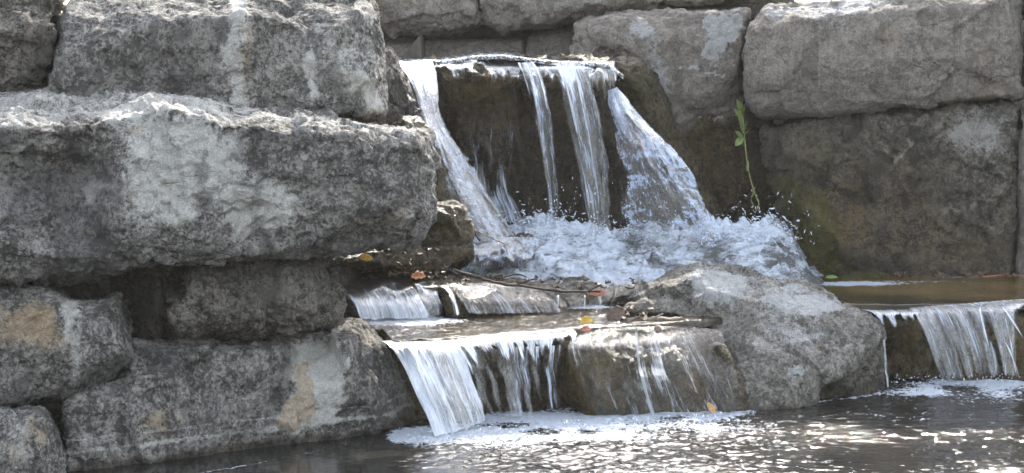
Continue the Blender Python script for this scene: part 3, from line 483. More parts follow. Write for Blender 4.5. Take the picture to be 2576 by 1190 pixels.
U_, bvU = stone('boulder', 'rounded pale grey boulder in midstream, streaked with white crust', 'boulder',
      [(1560, 790, .5), (1604, 740, .6), (1650, 710, .7), (1700, 680, .8), (1760, 667, .85), (1850, 671, .85), (1905, 690, .8), (1980, 700, .75), (2060, 730, .65), (2120, 765, .5), (2180, 786, .4), (2215, 808, .35), (2228, 850, .3), (2206, 880, .25), (2130, 935, .12), (2060, 975, .08), (2040, 1045, .05), (1880, 1055, .0), (1862, 1000, .02), (1850, 930, .1), (1815, 860, .3), (1780, 825, .4), (1700, 802, .45)],
      10.05, 10.3, 1.2, [(1690, 720, .55), (1640, 750, .5), (1760, 690, .62), (1790, 730, .44), (1720, 770, .52), (1800, 790, .42), (1880, 720, .48), (1880, 760, .36), (1960, 730, .4), (2000, 790, .25), (1930, 820, .22), (1880, 830, .26), (1900, 900, .1), (2050, 800, .25), (2130, 800, .28), (2190, 840, .25), (2080, 880, .12), (1980, 920, .04), (1960, 1000, .0), (2150, 880, .17), (1850, 860, .22)], 150, .0095, BOULD,
      [('pale', 'poly', [(1740, 680), (1870, 690), (1850, 760), (1800, 780), (1750, 740)], 14, .8), ('pale', 'poly', [(1950, 710), (2060, 740), (2110, 780), (2000, 860), (1920, 900), (1880, 830), (1890, 740)], 28, .42), ('pale', 'line', [(1990, 720), (1985, 760)], 14, .7), ('dark', 'line', [(1800, 690), (1860, 720), (1870, 760)], 16, .4), ('dark', 'poly', [(1570, 790), (1640, 770), (1780, 810), (1850, 880), (1860, 950), (1830, 950), (1780, 840)], 16, .6),
       ('pale', 'ell', (2000, 930, 26, 18), 0, .8), ('wet', 'z', .03, .03, 1.0), ('pale', 'ell', (2070, 760, 60, 30), 0, .5), ('pale', 'ell', (2030, 850, 60, 30), 0, .35), ('warm', 'poly', [(1870, 950), (2050, 980), (2040, 1020), (1880, 1020)], 16, .3), ('pale', 'poly', [(1700, 690), (1760, 668), (1900, 690), (2060, 730), (2120, 770), (1960, 760), (1850, 730), (1760, 710)], 14, .28)], .78, sm=4)  # last pale polygon paints light on the boulder's top
stone('boulder', 'dark angular stone supporting the right underside of the pale midstream boulder', 'boulder',
      [(2050, 960, .05), (2140, 905, .08), (2225, 860, .15), (2222, 920, .1), (2224, 1040, .1), (2100, 1050, .0), (2040, 1050, .0)],
      10.42, 10.6, .6, [(2150, 960, -.0), (2190, 930, .02)], 151, .0095, GREYD, [('wet', 'z', .06, .04, 1.0), ('moss', 'ell', (2090, 975, 50, 30), 0, .5), ('wet', 'poly', [(2040, 860), (2230, 860), (2230, 1050), (2040, 1050)], 10, .35)], .8)
stone('stone', 'small dark wedge stone in the crevice between tan ledge and pale boulder', 'stone',
      [(1800, 870, .02), (1835, 880, .02), (1870, 960, .0), (1900, 1010, -.0), (1890, 1060, 0), (1810, 1060, 0), (1790, 1000, .02)],
      10.16, 10.16, .5, [(1850, 980, -.03), (1830, 1020, -.03)], 152, .009, WETR, [('wet', 'z', .2, .1, .8), ('pale', 'ell', (1840, 1010, 40, 40), 0, .4), ('moss', 'ell', (1830, 1030, 50, 30), 0, .4)], .8)
# --- right cascade ledge
Y1, bvY = stone('ledge_stone', 'dark brown ledge stone behind the right-hand cascade', 'stone',
      [(2150, 783, .15), (2300, 779, .08), (2450, 776, .06), (2700, 774, .06), (2900, 770, .06), (2900, 1020, .1), (2150, 1030, .1)],
      10.98, 10.95, 1.0, [(2220, 810, .0), (2300, 815, -.02), (2420, 805, .0), (2550, 800, .0), (2260, 880, .05), (2310, 860, -.02), (2330, 920, -.0), (2450, 880, .04), (2520, 920, .05), (2560, 860, .0), (2600, 940, .0)], 160, .0105, WETR, [('wet', 'poly', [(2140, 770), (2900, 770), (2900, 1030), (2140, 1030)], 10, .7), ('warm', 'poly', [(2220, 800), (2340, 800), (2350, 940), (2240, 950)], 20, .45), ('warm', 'poly', [(2530, 800), (2580, 800), (2580, 940), (2540, 940)], 12, .6), ('moss', 'ell', (2310, 880, 40, 50), 0, .4), ('pale', 'ell', (2320, 830, 40, 30), 0, .3)], .9, chip=(1.4, 1, .6))
stone('stone', 'olive submerged stone breaking the small pool surface below the wet olive block', 'stone',
      [(2110, 695, .05), (2140, 684, .03), (2180, 680, .03), (2225, 684, .03), (2245, 696, .05), (2230, 712, .0), (2120, 712, .0)], 11.95, 11.95, .2, [(2180, 690, 0)], 161, .009, WETR, [('moss', 'poly', [(2100, 670), (2260, 670), (2260, 720), (2100, 720)], 5, .6), ('warm', 'poly', [(2100, 670), (2260, 670), (2260, 720), (2100, 720)], 5, .4), ('wet', 'poly', [(2100, 670), (2260, 670), (2260, 720), (2100, 720)], 5, .6)], .4, inset=3, edge=.02)

# ------------------------------------------------------------------ ground and banks
def grid_mesh(X, Y, Z):
    nv, nu = X.shape
    V = np.stack([X.ravel(), Y.ravel(), Z.ravel()], 1)
    i = np.arange(nv * nu).reshape(nv, nu)
    F = np.stack([i[:-1, :-1].ravel(), i[:-1, 1:].ravel(), i[1:, 1:].ravel(), i[1:, :-1].ravel()], 1)
    me = bpy.data.meshes.new('g'); me.from_pydata(V.tolist(), [], F.tolist()); me.update()
    return me, V
EARTH = plain('dark_earth', c4(.035, .028, .02), c4(.09, .075, .055), 9, .95)
X, Y = np.meshgrid(np.concatenate([[-60, -30, -12], np.linspace(-6, 6, 90), [12, 30, 60]]), np.concatenate([[-50, -20, 0, 5], np.linspace(7, 16, 80), [25, 40, 60]]))
front = np.interp(X, [-6, -2.1, -.75, -.35, .6, 3, 6], [9.6, 9.8, 10.3, 12.9, 13.4, 13.3, 13.3])
Z = -.45 + np.clip((Y - front) / .35, 0, 1) * np.interp(X, [-.75, -.35], [1.65, 2.15])
Z += .04 * fbm(np.stack([X.ravel(), Y.ravel(), 0 * X.ravel()], 1) * 1.5, 5).reshape(X.shape) * (np.abs(X) < 10)
me, _ = grid_mesh(X, Y, Z)
tag(link_mesh('ground', me, EARTH), 'dark earth bank behind and under the stones', None, None, 'structure')

# ------------------------------------------------------------------ pools
def surface(name, X, Y, z, mat, label, waves, foamf, ripf, lipr=0, drop=.05):
    dz = 0
    if lipr:
        yn, zn = curl(X, Y, 0, lipr, 7, drop); k = len(yn); Y = np.vstack([yn, Y]); X = np.vstack([np.repeat(X[:1], k, 0), X]); dz = np.vstack([zn, np.zeros((len(Y) - k, Y.shape[1]))])
    P = np.stack([X.ravel(), Y.ravel(), 0 * X.ravel()], 1)
    hgt = sum(a * fbm(P * np.array([f, f * sy, 1]), s, 2) for a, f, sy, s in waves)
    Q = proj(np.stack([P[:, 0], P[:, 1], 0 * P[:, 0] + (z if np.isscalar(z) else z.ravel())], 1))
    fo = np.clip(foamf(Q, P), 0, 1); ri = ripf(Q, P)
    hgt = hgt * ri + .006 * fo * fbm(P * 30, 9, 3)
    me, V = grid_mesh(X, Y, z + hgt.reshape(X.shape) + dz)
    attr(me, 'foam', fo); attr(me, 'ripple', ri); attr(me, 'bed', np.clip((Q[:, 0] - 2020) / 150, 0, 1) * np.clip((740 - Q[:, 1]) / 30 + .5 + .8 * fbm(P * 4, 90, 3), 0, 1) * (np.isscalar(z) and z > .3))
    return tag(link_mesh(name, me, mat), label, None, None, 'structure')
def curl(X, Y, Z, r=.045, n=7, drop=.05):
    """rows added in front of a pool surface so that it rolls over its lip"""
    a = np.linspace(math.pi / 2, .0, n)[::-1][:, None]
    return np.vstack([Y[:1] - r - 0 * X[:1], Y[:1] - r * np.cos(a)]), np.vstack([0 * X[:1] - r - drop, -r * (1 - np.sin(a)) + 0 * X[:1]])
def blob(Q, cx, cy, rx, ry): return np.clip(1.35 - np.hypot((Q[:, 0] - cx) / rx, (Q[:, 1] - cy) / ry), 0, 1.2)
LOWER = pool_mat('lower_pool_water', c4(.015, .0145, .013), c4(.030, .028, .024), .025, 30, .006)
MID = pool_mat('middle_pool_water', c4(.022, .018, .011), c4(.055, .042, .022), .06, 22, .016)
TOPW = pool_mat('top_pool_water', c4(.06, .05, .035), c4(.1, .085, .06), .15, 16, .03)
gx = np.concatenate([np.linspace(-9, -2.4, 12), np.arange(-2.3, 2.7, .0088), np.linspace(3, 9, 12)])
gy = np.concatenate([np.linspace(2, 8.2, 12), np.arange(8.4, 11.05, .0105), np.linspace(11.2, 11.6, 4)])
X, Y = np.meshgrid(gx, gy)
def foam_low(Q, P):
    d = line_d(Q, [(1000, 1092), (1100, 1095), (1200, 1062), (1400, 1052), (1600, 1048), (1760, 1045), (1880, 1028)])
    f = np.clip(1.05 - d / 42, 0, 1)
    f = np.maximum(f, .85 * blob(Q, 1250, 1090, 230, 40)); f = np.maximum(f, .8 * blob(Q, 1480, 1078, 460, 42))
    f = np.maximum(f, blob(Q, 2440, 965, 220, 24)); f = np.maximum(f, .7 * blob(Q, 2420, 985, 260, 34))
    bank = line_d(Q, [(160, 1222), (500, 1192), (700, 1155), (850, 1122), (1000, 1090)]); f = np.maximum(f, .55 * np.clip(1 - bank / 3.6, 0, 1) * (.8 + 1.2 * fbm(P * 4, 66, 2)))
    bank = line_d(Q, [(1890, 1028), (2060, 1012), (2222, 988)]); f = np.maximum(f, .6 * np.clip(1 - bank / 8, 0, 1))
    lace = 1 - np.abs(fbm(P * np.array([5, 7, 1]), 61, 4)) * 5
    f = np.maximum(f, np.clip(lace, 0, 1) * .38 * np.clip((Q[:, 0] - 980) / 200, 0, 1) * np.clip((Q[:, 1] - 960) / 30, 0, 1))
    f = f * np.clip(1.0 + .9 * fbm(P * 6, 62, 4), .2, 1.25)
    return f
def rip_low(Q, P):
    calm = np.clip((Q[:, 0] - 860) / 260, .12, 1) * np.clip((Q[:, 1] - 900) / 60, 0, 1)
    pat = .85 + .8 * fbm(P * np.array([1.5, 2.6, 1]), 77, 3)
    return calm * (pat * .88 + .3 * blob(Q, 1500, 1130, 620, 90) - .08 * np.clip((Q[:, 0] - 1950) / 300, 0, 1))
surface('water', X, Y, 0, LOWER, 'dark rippled lower pool with sun glints and foam under the falls', [(.006, 4.5, 1.3, 1), (.0028, 15, 1.3, 2), (.0050, 31, 1.3, 3)], foam_low, rip_low)
# middle pool: its front edge follows the two lips
xx = np.arange(-1.1, 3.6, .014); lpn = .035 * fbm(np.stack([xx * 4, 0 * xx, 0 * xx], 1), 51, 4); lip = np.interp(xx, [-1.1, -.54, -.48, -.25, .15, .3, .75, 1.1, 1.45, 3.6], [10.25, 10.15, 9.80, 9.87, 10.12, 10.24, 10.42, 10.7, 11.02, 11.0])
lip = lip + lpn; vv = np.linspace(0, 1, 150); X = np.repeat(xx[None], len(vv), 0); Y = lip[None] + (12.6 - lip[None]) * vv[:, None]
def foam_mid(Q, P):
    f = 1.3 * blob(Q, 980, 806, 200, 14); f = np.maximum(f, 1.0 * blob(Q, 1480, 771, 80, 8)); f = np.maximum(f, .95 * blob(Q, 2140, 713, 170, 7))
    f = np.maximum(f, .9 * blob(Q, 2400, 693, 110, 6)); f = np.maximum(f, .9 * blob(Q, 1900, 690, 150, 22)); f = np.maximum(f, .5 * blob(Q, 2300, 708, 200, 4)); return f
surface('water', X, Y, .352, MID, 'brown middle pool between the lower and upper falls', [(.005, 8, 1, 4), (.0035, 24, 1.2, 5)], foam_mid,
        lambda Q, P: np.where(Q[:, 0] > 2000, .35, 1.0), .03, 0.0)
a, b = at(985, 155, 11.95), at(1560, 157, 12.0)
xx = np.linspace(a.x - .1, b.x + .02, 150); X = np.repeat(xx[None], 90, 0); l0 = 12.05 + .05 * fbm(np.stack([xx * 4, 0 * xx, 0 * xx], 1), 52, 4); Y = l0[None] + (13.1 - l0[None]) * np.linspace(0, 1, 90)[:, None]
def ztop(x, y): return at(1288, 150, 12.0).z + 0 * x
arch = .03 * np.exp(-((xx - at(1240, 150, 12).x) / .22) ** 2) + .012 * fbm(np.stack([xx * 7, 0 * xx, 0 * xx], 1), 53, 3) - .06 * np.clip((xx - b.x + .06) / .08, 0, 1)
surface('water', X, Y, at(1288, 156, 12.08).z + np.vstack([np.repeat(arch[None], 7 + 1 + 90, 0)]), TOPW, 'thin bright sheet of water feeding the top waterfall', [(.006, 5, 1, 6), (.003, 16, 1, 7)],
        lambda Q, P: np.full(len(P), .56), lambda Q, P: np.ones(len(P)), .02, 0.0)  # even foam value whitens the whole sheet to paint its sun glint

# ------------------------------------------------------------------ falling water
def cat(pts, n):
    """smooth curve through points"""
    P = np.array(pts, float); m = len(P); t = np.linspace(0, m - 1, n); out = []
    for v in t:
        i = min(int(v), m - 2); f = v - i
        p0, p1, p2, p3 = P[max(i - 1, 0)], P[i], P[i + 1], P[min(i + 2, m - 1)]
        out.append(.5 * ((2 * p1) + (-p0 + p2) * f + (2 * p0 - 5 * p1 + 4 * p2 - p3) * f * f + (-p0 + 3 * p1 - 3 * p2 + p3) * f ** 3))
    return np.array(out)
def sheet(left, right, mat, parent, seed=1, dens=None, white=None, amp=.012, su=26, sv=2.2, nu=None, nv=120, bulge=0.0, name='water_stream', cast=None, off=.01, mids=(), tear=.25, ew=.05):
    """stream between two rails (frame x, y, distance); with cast it lies on the stones it runs over"""
    rails = [cat(r, nv) for r in [left, *mids, right]]
    tt = np.linspace(0, 1, nv); w0 = abs(rails[-1][:, 0] - rails[0][:, 0]).mean()
    for q, r_ in ((0, -1), (-1, 1)):
        jz = fbm(np.stack([tt * 2.6 + seed * 3.7, tt * 0 + q, tt * 0], 1), 3, 3); rails[q][:, 0] += jz * min(12, w0 * .10) * np.minimum(tt * 3, 1)
    k = len(rails); wpx = np.abs(rails[-1][:, 0] - rails[0][:, 0]).max(); nu = nu or int(max(10, wpx / 4.0))
    Rr = np.stack(rails, 1)                                  # nv, k, 3
    u = np.linspace(0, k - 1, nu); i0 = np.minimum(u.astype(int), k - 2); f = (u - i0)[None, :, None]
    G = Rr[:, i0] * (1 - f) + Rr[:, i0 + 1] * f
    G3 = np.array([[at(*p) for p in row] for row in G])
    if cast:
        org = Vector((0, 0, H)); depth = np.zeros(G.shape[:2])
        for a in range(G.shape[0]):
            for b_ in range(G.shape[1]):
                p = Vector(G3[a, b_]); d = (p - org).normalized(); best = None
                for bv in cast:
                    h = bv.ray_cast(org, d)
                    if h[0] is not None and (best is None or h[3] < best): best = h[3]
                depth[a, b_] = min(best, (p - org).length + .06) if best is not None else (p - org).length
        for _ in range(5):                                   # the film bridges small hollows
            D = depth.copy(); D[1:-1] = (depth[:-2] + depth[1:-1] * 2 + depth[2:]) / 4; depth = np.minimum(D, depth + .002)
        for a in range(G.shape[0]):
            for b_ in range(G.shape[1]):
                d = (Vector(G3[a, b_]) - org).normalized(); G3[a, b_] = org + d * (depth[a, b_] - off)
    uu = np.linalg.norm(np.diff(G3, axis=1), axis=2); wm = uu.sum(1).mean()
    L = np.concatenate([[0], np.cumsum(np.linalg.norm(np.diff(G3.mean(1), axis=0), axis=1))])
    U, Vv = np.meshgrid(np.linspace(0, wm, nu), L)
    P2 = np.stack([U.ravel() * su, Vv.ravel() * sv, 0 * U.ravel() + seed * 3.1], 1)
    s = fbm(P2, seed, 3); s2 = fbm(P2 * np.array([2.6, 3.0, 1]), seed + 5, 2)
    un = (np.linspace(0, 1, nu)[None] + 0 * Vv); vnn = (np.linspace(0, 1, nv)[:, None] + 0 * U)
    dy = (s * amp + s2 * amp * .25).reshape(U.shape) - bulge * np.sin(np.pi * un)
    G3[..., 1] += dy * (.25 + .75 * np.minimum(vnn * 4, 1)); 
    me, V = grid_mesh(G3[..., 0], G3[..., 1], G3[..., 2])
    e = np.minimum(un, 1 - un) * 2
    dn = (dens(un, vnn) if dens else 1.0 + 0 * un) * 1.0
    en = fbm(np.stack([un.ravel() * 3, Vv.ravel() * 9, 0 * U.ravel() + seed], 1), 8, 3).reshape(U.shape)
    dn = dn + tear * np.clip(vnn * 1.4, 0, 1) * fbm(np.stack([U.ravel() * 34 + seed, Vv.ravel() * 6, 0 * U.ravel()], 1), 17, 3).reshape(U.shape) * 1.6
    dn = dn - .75 * np.clip(1 - e * wm / (ew * (1 + en)), 0, 1) - .5 * np.clip((vnn - .93) / .07, 0, 1) * (.5 + en)
    attr(me, 'dens', dn.ravel()); attr(me, 'white', (white(un, vnn) if white else .5 + 0 * un).ravel())
    uvl = me.uv_layers.new(name='UVMap'); li = np.empty(len(me.loops), np.int64); me.loops.foreach_get('vertex_index', li)
    uvc = np.stack([U.ravel() + seed * 2.37, Vv.ravel()], 1)[li]; uvl.data.foreach_set('uv', uvc.ravel())
    return link_mesh(name, me, mat, parent)

def strands(left, right, mat, parent, n, seed, cast=None, off=.015, wd=(.06, .2), white=.74):
    """narrow cords of water that drift and merge inside a wider film"""
    rs = np.random.RandomState(seed); m = 14; A, B = cat(left, m), cat(right, m); t = np.linspace(0, 1, m)[:, None]
    for k in range(n):
        u0 = (k + rs.uniform(.2, .8)) / n; u1 = np.clip(u0 + rs.uniform(-.16, .16), .04, .96)
        c = u0 + (u1 - u0) * t + .025 * np.sin(t * rs.uniform(3, 8) + rs.uniform(0, 6)); w_ = rs.uniform(*wd) * (.55 + .45 * np.sin(t * rs.uniform(3, 9) + rs.uniform(0, 6)) * t + .1)
        L_ = A + (B - A) * (c - w_ / 2); R_ = A + (B - A) * (c + w_ / 2); L_[:, 2] -= .02; R_[:, 2] -= .02
        sheet([tuple(p) for p in L_], [tuple(p) for p in R_], mat, parent, seed + k, dens=lambda u, v: 1.15 - .35 * v, white=lambda u, v: white - .1 * v, amp=.007, nv=90, nu=10, cast=cast, off=off, tear=.4)
WF_A = sheet_mat('falling_water_threads', 34, 1.7, .52, .68, .9)
WF_B = sheet_mat('falling_water_white', 34, 1.5, .45, .60, .85, c4(.80, .87, .98))
WF_C = sheet_mat('falling_water_spray', 26, 9.0, .50, .66, .88, c4(.66, .77, .97))
WF_D = sheet_mat('water_film_on_rock', 34, 2.6, .52, .74, .9, c4(.62, .64, .68), film=c4(.24, .21, .16), gloss=.12, grough=.07)

top = empty('waterfall', at(1330, 560, 11.8)); tag(top, 'highest waterfall, pouring in separate threads over the dark brown stone', 'waterfall')
# left thread
sheet([(985, 158, 11.95), (1010, 175, 11.9), (1035, 220, 11.8), (1058, 290, 11.7), (1080, 360, 11.6), (1092, 440, 11.55), (1120, 520, 11.5), (1150, 610, 11.45)],
      [(1085, 150, 12.0), (1095, 172, 11.95), (1100, 230, 11.85), (1112, 300, 11.75), (1150, 370, 11.65), (1200, 450, 11.6), (1248, 520, 11.55), (1300, 600, 11.5)], WF_C, top, 3,
      dens=lambda u, v: 1.0 - .15 * v, white=lambda u, v: .62 - .34 * np.clip(v * 4 - .8, 0, 1) * np.clip(2 - v * 4, 0, 1) - .25 * u, amp=.02, bulge=.02)
sheet([(1040, 300, 11.72), (1062, 370, 11.66), (1088, 460, 11.6), (1120, 530, 11.55), (1140, 620, 11.5)], [(1120, 290, 11.72), (1175, 370, 11.68), (1225, 460, 11.62), (1270, 540, 11.56), (1330, 620, 11.5)], WF_C, top, 4, dens=lambda u, v: .74 + .1 * v, white=lambda u, v: .5 + .12 * v, amp=.02, ew=.12, tear=.5)
# lip film over the head stone
sheet([(1075, 150, 12.1), (1082, 165, 11.96), (1088, 190, 11.93), (1094, 260, 11.95)], [(1550, 154, 12.1), (1553, 168, 11.98), (1557, 200, 11.95), (1562, 260, 11.95)], WF_B, top, 5,
      dens=lambda u, v: 1.0 - 1.1 * v + .55 * fbm(np.stack([u.ravel() * 16, v.ravel() * .8, 0 * u.ravel()], 1), 24, 3).reshape(u.shape) + .2 * (u > .45), white=lambda u, v: .68 - .45 * np.clip(v * 3, 0, 1), amp=.006, nv=60, cast=[bvS], off=.010)
sheet([(1300, 158, 11.9), (1318, 200, 11.86), (1338, 280, 11.82), (1360, 400, 11.78), (1384, 600, 11.76)],
      [(1350, 156, 11.9), (1372, 200, 11.85), (1390, 280, 11.8), (1402, 400, 11.76), (1410, 600, 11.74)], WF_A, top, 6, dens=lambda u, v: .98 - .2 * v, white=lambda u, v: .62 - .1 * v, amp=.014)
sheet([(1392, 158, 11.9), (1402, 200, 11.86), (1420, 300, 11.82), (1445, 420, 11.78), (1482, 610, 11.76)],
      [(1470, 158, 11.9), (1500, 240, 11.85), (1520, 340, 11.8), (1532, 450, 11.77), (1542, 610, 11.75)], WF_A, top, 8, dens=lambda u, v: 1.0 - .2 * v - .05 * u, white=lambda u, v: .62 - .2 * (u > .6) * v, amp=.016)
sheet([(1490, 158, 11.92), (1500, 185, 11.9), (1512, 240, 11.88), (1520, 300, 11.88)], [(1545, 160, 11.92), (1556, 180, 11.9), (1562, 220, 11.9), (1565, 260, 11.9)], WF_D, top, 9, dens=lambda u, v: 1 - .8 * v, amp=.006, nv=50)
strands([(1300, 158, 11.9), (1318, 200, 11.86), (1338, 280, 11.82), (1360, 400, 11.78), (1384, 600, 11.76)], [(1350, 156, 11.9), (1372, 200, 11.85), (1390, 280, 11.8), (1402, 400, 11.76), (1410, 600, 11.74)], WF_B, top, 3, 60, wd=(.15, .35))
strands([(1392, 158, 11.9), (1402, 200, 11.86), (1420, 300, 11.82), (1445, 420, 11.78), (1482, 610, 11.76)], [(1470, 158, 11.9), (1500, 240, 11.85), (1520, 340, 11.8), (1532, 450, 11.77), (1542, 610, 11.75)], WF_B, top, 4, 70, wd=(.1, .25))
strands([(990, 160, 11.93), (1015, 180, 11.88), (1042, 230, 11.78), (1064, 300, 11.68), (1088, 370, 11.58)], [(1070, 156, 11.98), (1085, 180, 11.9), (1094, 240, 11.8), (1108, 310, 11.7), (1140, 380, 11.6)], WF_B, top, 3, 80, wd=(.15, .3))
# weeping back face
sheet([(1175, 300, 12.0), (1180, 400, 12.0), (1190, 480, 12.0), (1215, 560, 11.95)], [(1300, 280, 12.0), (1290, 400, 12.0), (1290, 480, 12.0), (1320, 560, 11.95)], WF_A, top, 10,
      dens=lambda u, v: .42 + .2 * v, white=lambda u, v: .62 + .1 * v, amp=.01, cast=[bvS], off=.03)
# spout on the right
spt = empty('waterfall', at(1600, 560, 11.75)); tag(spt, 'spout of white water bursting from the rock and fanning out to the right', 'waterfall')
sheet([(1532, 232, 12.0), (1530, 270, 11.93), (1545, 330, 11.86), (1552, 400, 11.8), (1556, 480, 11.76), (1568, 630, 11.72)],
      [(1552, 218, 12.0), (1600, 270, 11.9), (1655, 325, 11.82), (1715, 390, 11.74), (1775, 480, 11.68), (1842, 630, 11.60)], WF_C, spt, 12,
      dens=lambda u, v: 1.04 - .2 * np.sin(np.pi * u) * np.clip(v * 1.5, 0, 1), white=lambda u, v: .62 + .22 * (1 - v) - .32 * np.exp(-((u - .42) / .2) ** 2) * np.clip(v * 2, 0, 1) + .1 * u, amp=.03, bulge=.05, su=18, sv=5, ew=.08, tear=.35)
strands([(1534, 232, 11.98), (1534, 270, 11.9), (1548, 330, 11.84), (1556, 400, 11.78), (1562, 480, 11.74), (1572, 620, 11.70)], [(1552, 218, 11.98), (1598, 270, 11.88), (1652, 325, 11.8), (1712, 390, 11.72), (1772, 480, 11.66), (1838, 620, 11.58)], WF_C, spt, 7, 130, wd=(.06, .14), white=.7)
sheet([(1528, 228, 11.98), (1525, 262, 11.96), (1545, 310, 11.94), (1560, 350, 11.92)], [(1552, 220, 11.96), (1585, 250, 11.9), (1610, 290, 11.88), (1640, 330, 11.84)], WF_C, spt, 13, dens=lambda u, v: 1.1 - .8 * v, white=lambda u, v: .85 + 0 * u, amp=.012, nv=50)

run = empty('waterfall', at(1250, 690, 11.3)); tag(run, 'foamy run-off spilling over the wet grey rock at the left foot of the falls', 'waterfall')
sheet([(1150, 596, 11.5), (1120, 640, 11.4), (1095, 680, 11.35), (1080, 706, 11.3)], [(1420, 596, 11.6), (1440, 640, 11.5), (1450, 680, 11.4), (1455, 706, 11.3)], WF_C, run, 15, dens=lambda u, v: .80 + .12 * u, white=lambda u, v: .48 + .3 * u, amp=.014, nv=70, cast=[bvX], off=.012)
# middle ledge cascades
midf = empty('waterfall', at(1000, 800, 10.4)); tag(midf, 'short white cascade over the middle ledge, beside the shaded brownish block', 'waterfall')
sheet([(850, 700, 10.6), (862, 735, 10.42), (885, 765, 10.36), (900, 806, 10.32)], [(1030, 705, 10.65), (1050, 728, 10.5), (1070, 765, 10.42), (1085, 800, 10.4)], WF_B, midf, 20,
      dens=lambda u, v: 1.0 - .1 * v, white=lambda u, v: .22 + .5 * np.clip(v * 2.2 - .4, 0, 1), amp=.012, nv=70, cast=[bv1], off=.02)
sheet([(1030, 712, 10.6), (1040, 735, 10.5), (1055, 760, 10.45), (1062, 795, 10.42)], [(1100, 708, 10.6), (1110, 730, 10.5), (1118, 760, 10.45), (1120, 795, 10.42)], WF_A, midf, 21, dens=lambda u, v: .72 + 0 * u, white=lambda u, v: .55 + 0 * u, amp=.01, nv=60, cast=[bv1, bv2], off=.015)
sheet([(1112, 722, 10.5), (1125, 740, 10.42), (1135, 765, 10.38), (1140, 795, 10.37)], [(1132, 720, 10.5), (1145, 740, 10.42), (1154, 765, 10.38), (1160, 792, 10.37)], WF_B, midf, 22, dens=lambda u, v: 1.1 - .2 * v, white=lambda u, v: .75 + 0 * u, amp=.006, nv=50)
mid2 = empty('waterfall', at(1300, 780, 10.6)); tag(mid2, 'thin water film combing down the furrowed ledge stone under the dark twig', 'waterfall')
sheet([(1110, 712, 10.5), (1130, 735, 10.45), (1150, 760, 10.4), (1165, 790, 10.4)], [(1330, 712, 10.8), (1360, 730, 10.7), (1400, 752, 10.65), (1420, 785, 10.6)], WF_D, mid2, 23, dens=lambda u, v: .80 + 0 * u, white=lambda u, v: .38 + .3 * v, amp=.008, nv=70, cast=[bv2, bv3], off=.008, su=30, sv=5)
sheet([(1290, 706, 11), (1340, 730, 10.9), (1380, 750, 10.8), (1400, 775, 10.7)], [(1620, 705, 11), (1625, 725, 10.95), (1610, 748, 10.9), (1580, 765, 10.9)], WF_D, mid2, 24, dens=lambda u, v: .62 + 0 * u, white=lambda u, v: .3 + 0 * u, amp=.006, nv=60, cast=[bv3], off=.006, sv=5)
for x0 in (1405, 1470, 1508):
    sheet([(x0 - 4, 742, 10.72), (x0 - 4, 752, 10.7), (x0 - 5, 772, 10.7)], [(x0 + 4, 742, 10.72), (x0 + 5, 752, 10.7), (x0 + 6, 772, 10.7)], WF_B, mid2, x0, dens=lambda u, v: 1.1 + 0 * u, amp=.003, nv=16, nu=6)

# lower falls
low = empty('waterfall', at(1150, 1090, 9.75)); tag(low, 'brightest fan of white water pouring beside the cream-stained block', 'waterfall')
sheet([(958, 858, 9.80), (975, 872, 9.70), (1012, 925, 9.62), (1050, 1005, 9.56), (1094, 1098, 9.53)],
      [(1135, 846, 9.95), (1152, 866, 9.83), (1178, 940, 9.79), (1200, 1000, 9.77), (1222, 1056, 9.78)], WF_B, low, 30, dens=lambda u, v: 1.15 + 0 * u,
      white=lambda u, v: .82 - .25 * np.exp(-((u - .62) / .13) ** 2) + .05 * v, amp=.022, bulge=.05, su=22, sv=1.8, nv=150)
lip_ = empty('waterfall', at(1300, 1050, 9.95)); tag(lip_, 'ragged lip of water dripping in strings over the dark recess', 'waterfall')
sheet([(1110, 846, 9.92), (1125, 862, 9.82), (1150, 900, 9.78), (1172, 960, 9.77)], [(1445, 826, 10.15), (1450, 838, 10.06), (1450, 860, 10.03), (1450, 900, 10.02)], WF_B, lip_, 31,
      dens=lambda u, v: 1.25 - 1.25 * v + .35 * fbm(np.stack([u.ravel() * 26, v.ravel() * 1.0, 0 * u.ravel()], 1), 4, 2).reshape(u.shape), white=lambda u, v: .30 + .3 * np.clip(v * 2, 0, 1), amp=.014, su=30, sv=1.5, nv=90)
sheet([(1150, 880, 9.80), (1180, 960, 9.84), (1205, 1055, 9.84)], [(1425, 868, 10.05), (1425, 960, 10.05), (1425, 1050, 10.05)], WF_A, lip_, 32,
      dens=lambda u, v: .55 - .06 * v - .12 * u, white=lambda u, v: .5 - .1 * u, amp=.004, su=40, nv=90)
flm = empty('waterfall', at(1650, 1040, 10.0)); tag(flm, 'smooth glassy film sliding down the rounded tan ledge', 'waterfall')
sheet([(1432, 832, 10.18), (1424, 880, 10.0), (1445, 950, 10.0), (1480, 1045, 10.0)], [(1815, 830, 10.3), (1835, 880, 10.2), (1866, 960, 10.1), (1874, 1035, 10.1)], WF_D, flm, 33,
      mids=([(1596, 822, 10.2), (1600, 870, 10.0), (1614, 950, 10.0), (1640, 1048, 10.0)], [(1715, 820, 10.22), (1745, 870, 10.1), (1785, 950, 10.0), (1830, 1045, 10.0)]),
      dens=lambda u, v: .88 + .3 * np.exp(-((u - .5) / .13) ** 2), white=lambda u, v: .42 - .34 * np.exp(-(v / .10) ** 2) + .5 * np.exp(-((u - .34) / .02) ** 2) + .28 * np.exp(-((u - .5) / .12) ** 2) + .4 * np.exp(-((u - .69) / .02) ** 2), amp=.008, cast=[bvV2, bvU], off=.010, nv=140)
